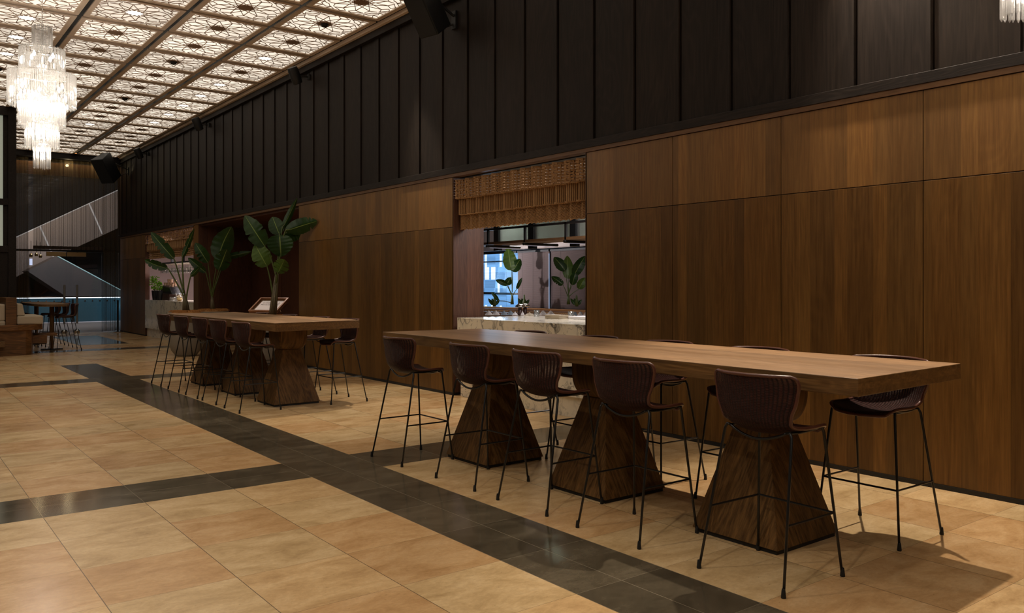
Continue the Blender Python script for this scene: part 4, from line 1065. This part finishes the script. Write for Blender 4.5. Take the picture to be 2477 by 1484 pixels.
# restaurant palms (standing in the planter ledge)
def palm(label, d, x, y0, leaves):
    plant(label, d, (x, y0, 4, x, y0 - 30, 2.2), leaves, 0, 0, name='indoor_palm_plant', small=True)
dL = PX(1231, 745, 11.75)
dep = lambda u: 11.78 / ray(u, 700).x
palm('green paddle-leaved plant before the blue restaurant window', dep(1239), 1239, 737, [
    (1237, 655, 1228, 598, 33, LG, dict(droop=-.02, fold=.1, splits=(22,), **{'from': 1})), (1240, 658, 1259, 622, 26, LF, dict(fold=.2, **{'from': 1})),
    (1228, 690, 1199, 674, 14, LF, dict(fold=.3, **{'from': .6})), (1226, 690, 1236, 668, 18, LF, dict(fold=.3, **{'from': .6})), (1250, 700, 1263, 668, 9, LF, dict(**{'from': .6})), (1206, 728, 1188, 703, 9, LF, dict(**{'from': .1}))])
palm('dense green paddle-leaved plant by the right dark blind', dep(1375), 1375, 737, [
    (1367, 655, 1340, 617, 26, LF, dict(fold=.25, **{'from': .8})), (1375, 675, 1372, 620, 28, LG, dict(fold=.15, droop=-.02, **{'from': 1})),
    (1388, 668, 1416, 612, 26, LF, dict(fold=.25, **{'from': .9})), (1362, 690, 1334, 665, 18, LF, dict(fold=.3, splits=(8, 12), **{'from': .5})),
    (1384, 690, 1394, 650, 20, LF, dict(**{'from': .8})), (1400, 700, 1416, 668, 22, LG, dict(**{'from': .6}))])
for (u, lab) in ((1196, 'small dark foliage plant at the left end of the planter ledge'), (1268, 'small dark foliage plant right of the blue window'), (1395, 'small dark foliage plant at the right end of the planter ledge')):
    palm(lab, dep(u), u, 742, [(u + a, 738, u + a * 3, 726 - abs(a) % 3 * 3, 7, LF, {'from': .2}) for a in (-5, -2, 1, 4)])

# ================================================================ NOTICE STAND
e_ = Vector((.513, -.859, 0)); bh = Vector((.859, .513, 0))
BL = P(601, 753.5, 15.9); Wd = .665; up_ = (bh * .37 + Vector((0, 0, .245))); nn = e_.cross(up_).normalized()
t = thing('notice_stand', 'tilted oak framed notice on a stand behind the tall plant', 'sign', (BL.x, BL.y, 0)); off = Vector((BL.x, BL.y, 0))
def qd(m, x0, x1, y0, y1, z0, z1):
    def pt(x, y, z): return BL + e_ * x + up_ * y + nn * z - off
    m.hexa([pt(x0, y0, z0), pt(x1, y0, z0), pt(x1, y1, z0), pt(x0, y1, z0)], [pt(x0, y0, z1), pt(x1, y0, z1), pt(x1, y1, z1), pt(x0, y1, z1)])
    return m
fr = MB(); qd(fr, 0, Wd, 0, .06, -.03, .02); qd(fr, 0, Wd, .94, 1, -.03, .02); qd(fr, 0, .035, .06, .94, -.03, .02); qd(fr, Wd - .035, Wd, .06, .94, -.03, .02)
fr.build('frame', M_SIGNW, t, bevel=.002)
qd(MB(), .035, Wd - .035, .06, .94, -.03, -.015).build('back_board', M_STRIP, t)
pp = qd(MB(), .085, Wd - .075, .08, .84, -.0145, -.0125).build('paper_sheet', M_PAPER, t)
rotm = Matrix((tuple(e_), tuple(up_.normalized()), tuple(nn))).transposed()
for txt, yy_, in (('CLOSED FOR A', .64), ('PRIVATE EVENT', .50)):
    cu = bpy.data.curves.new('notice_text', 'FONT'); cu.body = txt; cu.size = .052; cu.extrude = .0006; cu.align_x = 'CENTER'; cu.space_character = 1.15
    to = bpy.data.objects.new('tmp', cu); COL.objects.link(to)
    bpy.context.view_layer.update(); dg = bpy.context.evaluated_depsgraph_get()
    me = bpy.data.meshes.new_from_object(to.evaluated_get(dg)); bpy.data.objects.remove(to)
    me.materials.clear(); me.materials.append(M_INK)
    o = bpy.data.objects.new('lettering', me); COL.objects.link(o); o.parent = pp
    o.matrix_local = Matrix.Translation(BL + e_ * (Wd * .5) + up_ * yy_ - nn * .0118 - off) @ rotm.to_4x4()
st = MB(); c0 = BL + e_ * (Wd / 2) + up_ * .5 - off
st.box((-.03, -.03, .02), (.03, .03, c0.z - .05), Matrix.Translation((c0.x, c0.y, 0))); st.box((-.2, -.2, 0), (.2, .2, .02), Matrix.Translation((c0.x, c0.y, 0))); st.build('post', M_SIGNW, t)
hl = MB(); qd(hl, Wd + .0, Wd + .006, .2, .75, -.07, -.03); hl.build('side_clip', M_CHROME, t)

# ================================================================ FAR BAR
bk = MB(); bk.box((8.6, 20.6, 0), (8.7, 27.6, 3.1)); bk.box((W2, 27.5, 0), (8.7, 27.6, 3.1)); bk.box((7.62, 20.58, 0), (8.7, 20.62, 3.1)); bk.box((W2, 20.6, 3.05), (8.7, 27.6, 3.15))
struct('wall_bar', bk, M_MAUVE, 'plain mauve grey wall behind the far bar', 'wall')
t = thing('glass_rack', 'hanging rack crowded with upside-down stemware above the far bar', 'rack', (6.6, 23.3, 1.79))
MB().box((-.25, -1.5, .28), (.3, 1.6, .31)).build('rack_frame', M_BLACK, t); MB().box((-.02, -.06, .3), (.04, .0, 1.05)).box((-.02, 1.0, .3), (.04, 1.06, 1.05)).build('hanger', M_BLACK, t)
gm = MB().lathe([(.032, .27), (.004, .262), (.004, .17), (.03, .13), (.038, .08), (.032, .02)], 10, cap=False)
first = None
for i in range(4):
    for j in range(22):
        x, y, z = 6.6 - .18 + .13 * i, 23.3 - 1.40 + .132 * j, 1.79
        if first is None:
            first = gm.build('wine_glass', M_GLASSW, None, True, loc=(x, y, z)); o = first
        else: o = first.copy(); COL.objects.link(o); o.location = (x, y, z + random.uniform(-.004, .0))
        tag(o, 'clear wine glass hanging in the far bar rack, %s row, %s from the right' % (ords[i], ords[j]), 'glass', 'wine glasses in the far bar rack')
# espresso machine
def atc(u, v, X): p = PX(u, v, X); return p.y
ym = 24.45
t = thing('espresso_machine', 'black and brown espresso machine on the far marble bar', 'coffee machine', (6.60, ym, ZK))
m = MB(); m.hexa([(-.17, -.42, 0), (.17, -.42, 0), (.17, .30, 0), (-.17, .30, 0)], [(-.17, -.50, .17), (.17, -.50, .17), (.17, .42, .17), (-.17, .42, .17)]); m.build('lower_body', M_MACHB, t, bevel=.01)
m = MB(); m.hexa([(-.18, -.78, .17), (.18, -.78, .17), (.18, .45, .17), (-.18, .45, .17)], [(-.16, -.45, .36), (.16, -.45, .36), (.16, .35, .42), (-.16, .35, .42)]); m.build('upper_body', M_MACH, t, bevel=.03)
MB().tube([(-.1, -.78, .2), (-.12, -.95, .19), (-.12, -1.0, .1)], .012, 8).build('steam_wand', M_CHROME, t, True)
cupm = MB().lathe([(.03, 0), (.042, .085), (.038, .085), (.026, .008)], 14, cap=True)
cf = None
for i in range(9):
    y = ym - .36 + .09 * i; zz = ZK + .43 + (.0 if i > 2 else -.02 * (2 - i))
    for lv in range(2 if i in (1, 2, 4, 5) else 1):
        if cf is None: cf = cupm.build('coffee_cup', M_CUP, None, 'auto'); o = cf
        else: o = cf.copy(); COL.objects.link(o)
        o.location = (6.60 + (.05 if i % 2 else -.05), y, zz + .088 * lv - .02)
        tag(o, 'terracotta cup on the espresso machine, %s from the right, %s layer' % (ords[i], 'upper' if lv else 'lower'), 'cup', 'cups on the espresso machine')
for (u, s_, lab) in ((374.5, 1.0, 'black pot with a bushy bright green basil plant on the far bar'), (386, .55, 'black pot with a small sprig of basil on the far bar')):
    y = atc(u, 730, 6.27); t = thing('basil_pot', lab, 'potted plant', (6.27, y, ZK))
    MB().lathe([(.06, 0), (.09, .27), (.08, .27), (.075, .24)], 18).build('pot', M_POTB, t, 'auto')
    m = MB()
    for k in range(int(170 * s_)):
        a = random.uniform(0, 6.28); h = random.uniform(0, 1); r = .15 * s_ * math.sqrt(random.random()) * (1 - .5 * abs(h - .5)); c = Vector((r * math.cos(a), r * math.sin(a), .29 + h * .38 * s_))
        e1 = Vector((random.uniform(-1, 1), random.uniform(-1, 1), random.uniform(-.5, .8))).normalized() * .04; e2 = e1.cross(Vector((random.random(), random.random(), 1))).normalized() * .022
        m.q([c - e1, c + e2, c + e1, c - e2], [(0, 1, 2, 3)])
    for k in range(5): m.tube([(0, 0, .24), (.05 * math.cos(k * 1.3), .05 * math.sin(k * 1.3), .4)], .004, 5)
    m.build('foliage', M_BASIL, t)
y = atc(434, 730, 6.5); t = thing('glass_teapot', 'small glass pot with yellow contents on the far bar', 'teapot', (6.5, y, ZK))
MB().lathe([(.05, 0), (.09, .03), (.10, .09), (.06, .14), (.03, .15)], 16, cap=False).build('body', M_GLASSW, t, True); MB().lathe([(.04, .005), (.07, .03), (.07, .07)], 16).build('contents', plain('lemon_yellow', (.8, .5, .05), .5), t, True)
MB().lathe([(.035, .15), (.02, .17), (.008, .2)], 12).build('lid', M_CHROME, t, True)
for u, lab in ((414, 'left of the glass pot'), (421, 'next to the tap')):
    y = atc(u, 730, 6.45); tag(MB().lathe([(.03, 0), (.045, .03), (.045, .09), (.03, .1)], 14).build('glass_jar', M_GLASSW, None, True, loc=(6.45, y, ZK)), 'small round glass jar on the far bar, ' + lab, 'jar')
y = atc(423, 730, 6.8)
t = thing('bar_tap', 'black bar tap with crossing spout on the far bar', 'tap', (6.84, y, ZK)); MB().tube([(0, 0, 0), (0, 0, .26), (-.02, -.28, .26)], .012, 8).tube([(0, 0, .24), (0, .22, .27)], .012, 8).build('spout', M_BLACK, t)
y = atc(474, 730, 6.5); tag(MB().lathe([(.07, 0), (.075, .2), (.06, .2)], 16).build('steel_canister', M_SPK, None, 'auto', loc=(6.6, y, ZK)), 'dark canister at the right end of the far bar', 'canister')
y = atc(370, 690, 8.5)
t = thing('wall_cabinet', 'grey arched appliance on the mauve wall behind the basil', 'cabinet', (8.5, y, 1.25)); MB().box((-.25, -.4, 0), (.1, .4, .75)).build('body', plain('appliance_grey', (.16, .14, .145), .4), t, bevel=.04)
MB().box((-.27, -.42, .74), (.1, .42, .77)).build('lid', M_SPK, t, bevel=.01); m = MB().lathe([(.17, 0), (.17, .02)], 20); m.v = [(-.252 - p[2] * .3, p[0], p[1] + .36) for p in m.v]; m.build('round_door', plain('appliance_door', (.09, .08, .085), .4), t)

# ================================================================ ATRIUM BEYOND THE GLASS
ab = MB(); ab.box((-6, 28.9, -.3), (22, 45, -.002)); struct('floor_atrium', ab, M_ATFL, 'grey atrium floor beyond the glass doors', 'floor')
ab = MB(); ab.box((-6, 45, -1), (26, 45.2, 14)); ab.box((22, 28.9, -1), (22.2, 45, 14)); ab.box((-6, 28.9, 12), (22, 45, 12.2)); struct('wall_atrium', ab, M_NAVY, 'night dark far side of the atrium', 'wall')
YR = 36.4
t = thing('balustrade', 'teal glass balustrade with a lit handrail beyond the glass doors', 'balustrade', (6, YR, 0))
MB().box((-3, -.01, .02), (6, .01, .95)).build('glass_infill', M_TEAL, t); MB().box((-3, -.04, .985), (6, .04, 1.03)).build('handrail', M_CHROME, t); MB().box((-3, -.06, .95), (6, -.03, .985)).build('glowing_strip', M_LED, t)
MB().box((-3, -.05, .0), (6, -.03, .018)).build('floor_light', M_DIM, t)
for k in range(4): MB().box((-2.0 + 2.1 * k, -.05, 0), (-1.93 + 2.1 * k, -.02, .9)).build('post', M_BLACK, t)
for k in range(30): m = MB().lathe([(.028, 0), (.028, .02)], 10); m.v = [(p[0], -p[2], p[1]) for p in m.v]; m.build('standoff_bolt', M_CHROME, t, loc=(-2.4 + .27 * k, -.011, .84))
def ramp_(poly, Y, dy, label, edge=None, em=None, mt=None):
    pts = [PY(u, v, Y) for u, v in poly]; c = pts[0]; t = thing('ramp', label, 'ramp', tuple(c)); n = len(pts)
    m = MB(); vs = [tuple(p - c) for p in pts] + [tuple(p - c + Vector((0, dy, 0))) for p in pts]
    m.q(vs, [tuple(range(n))[::-1], tuple(range(n, 2 * n))] + [(k, (k + 1) % n, n + (k + 1) % n, n + k) for k in range(n)]); m.build('cladding', mt or M_GREY, t)
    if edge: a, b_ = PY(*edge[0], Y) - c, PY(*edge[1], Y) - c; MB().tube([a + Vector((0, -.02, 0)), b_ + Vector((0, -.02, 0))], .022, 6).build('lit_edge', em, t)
    return t, c
M_EDGEW = emit('reflection_streak_glow', (.85, .88, .95), .40)
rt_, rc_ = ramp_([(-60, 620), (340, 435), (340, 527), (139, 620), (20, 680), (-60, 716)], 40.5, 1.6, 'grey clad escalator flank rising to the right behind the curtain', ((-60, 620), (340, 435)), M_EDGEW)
for a_, b_ in (((215, 492), (247, 566)), ((97, 549), (129, 622))):  # reflection streaks on the cladding, put in as added glowing tubes
    MB().tube([PY(*a_, 40.5) - rc_ + Vector((0, -.02, 0)), PY(*b_, 40.5) - rc_ + Vector((0, -.02, 0))], .03, 6).build('glowing_strip', M_EDGEW, rt_)
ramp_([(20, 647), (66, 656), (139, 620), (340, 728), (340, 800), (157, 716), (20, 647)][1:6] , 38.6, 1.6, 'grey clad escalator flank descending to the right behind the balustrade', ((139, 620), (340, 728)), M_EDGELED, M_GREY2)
sb = MB(); sb.box((-2, 31, 6.6), (12, 44, 6.7)); struct('ceiling_atrium', sb, M_WARMC, 'warm brown soffit high beyond the curtain', 'ceiling')
pm = PY(75, 634, 35)
tag(MB().box((-.045, 0, -.12), (.045, .04, .12)).build('shop_light_sign', M_AMBER, None, loc=tuple(pm)), 'small tall bluish lit sign hanging beyond the doors', 'sign')
for u, v in ((75, 618), (88, 616), (98, 620)):
    p = PY(u, v, 33); t = thing('hanging_spotlight', 'small track spotlight hanging beyond the doors, %s' % ('leftmost of three' if u == 75 else 'middle of three' if u == 88 else 'rightmost of three'), 'spotlight', tuple(p), 0, 'track spotlights beyond the doors')
    MB().lathe([(.05, -.06), (.055, .0), (.03, .06)], 12).build('head', M_BRASS, t, True); MB().tube([(0, 0, .05), (0, 0, .5)], .008, 5).build('cord', M_SPK, t)
p = PY(284, 800, 28.2)
t = thing('stanchion_post', 'slim dark stanchion post at the right edge of the glass doors', 'stanchion', (p.x - .02, 28.05, 0)); MB().tube([(0, 0, .01), (0, 0, 1.0)], .028, 12).build('post', M_BLACK, t); MB().lathe([(.14, 0), (.14, .015), (.03, .03)], 20).build('foot', M_CHROME, t, 'auto')
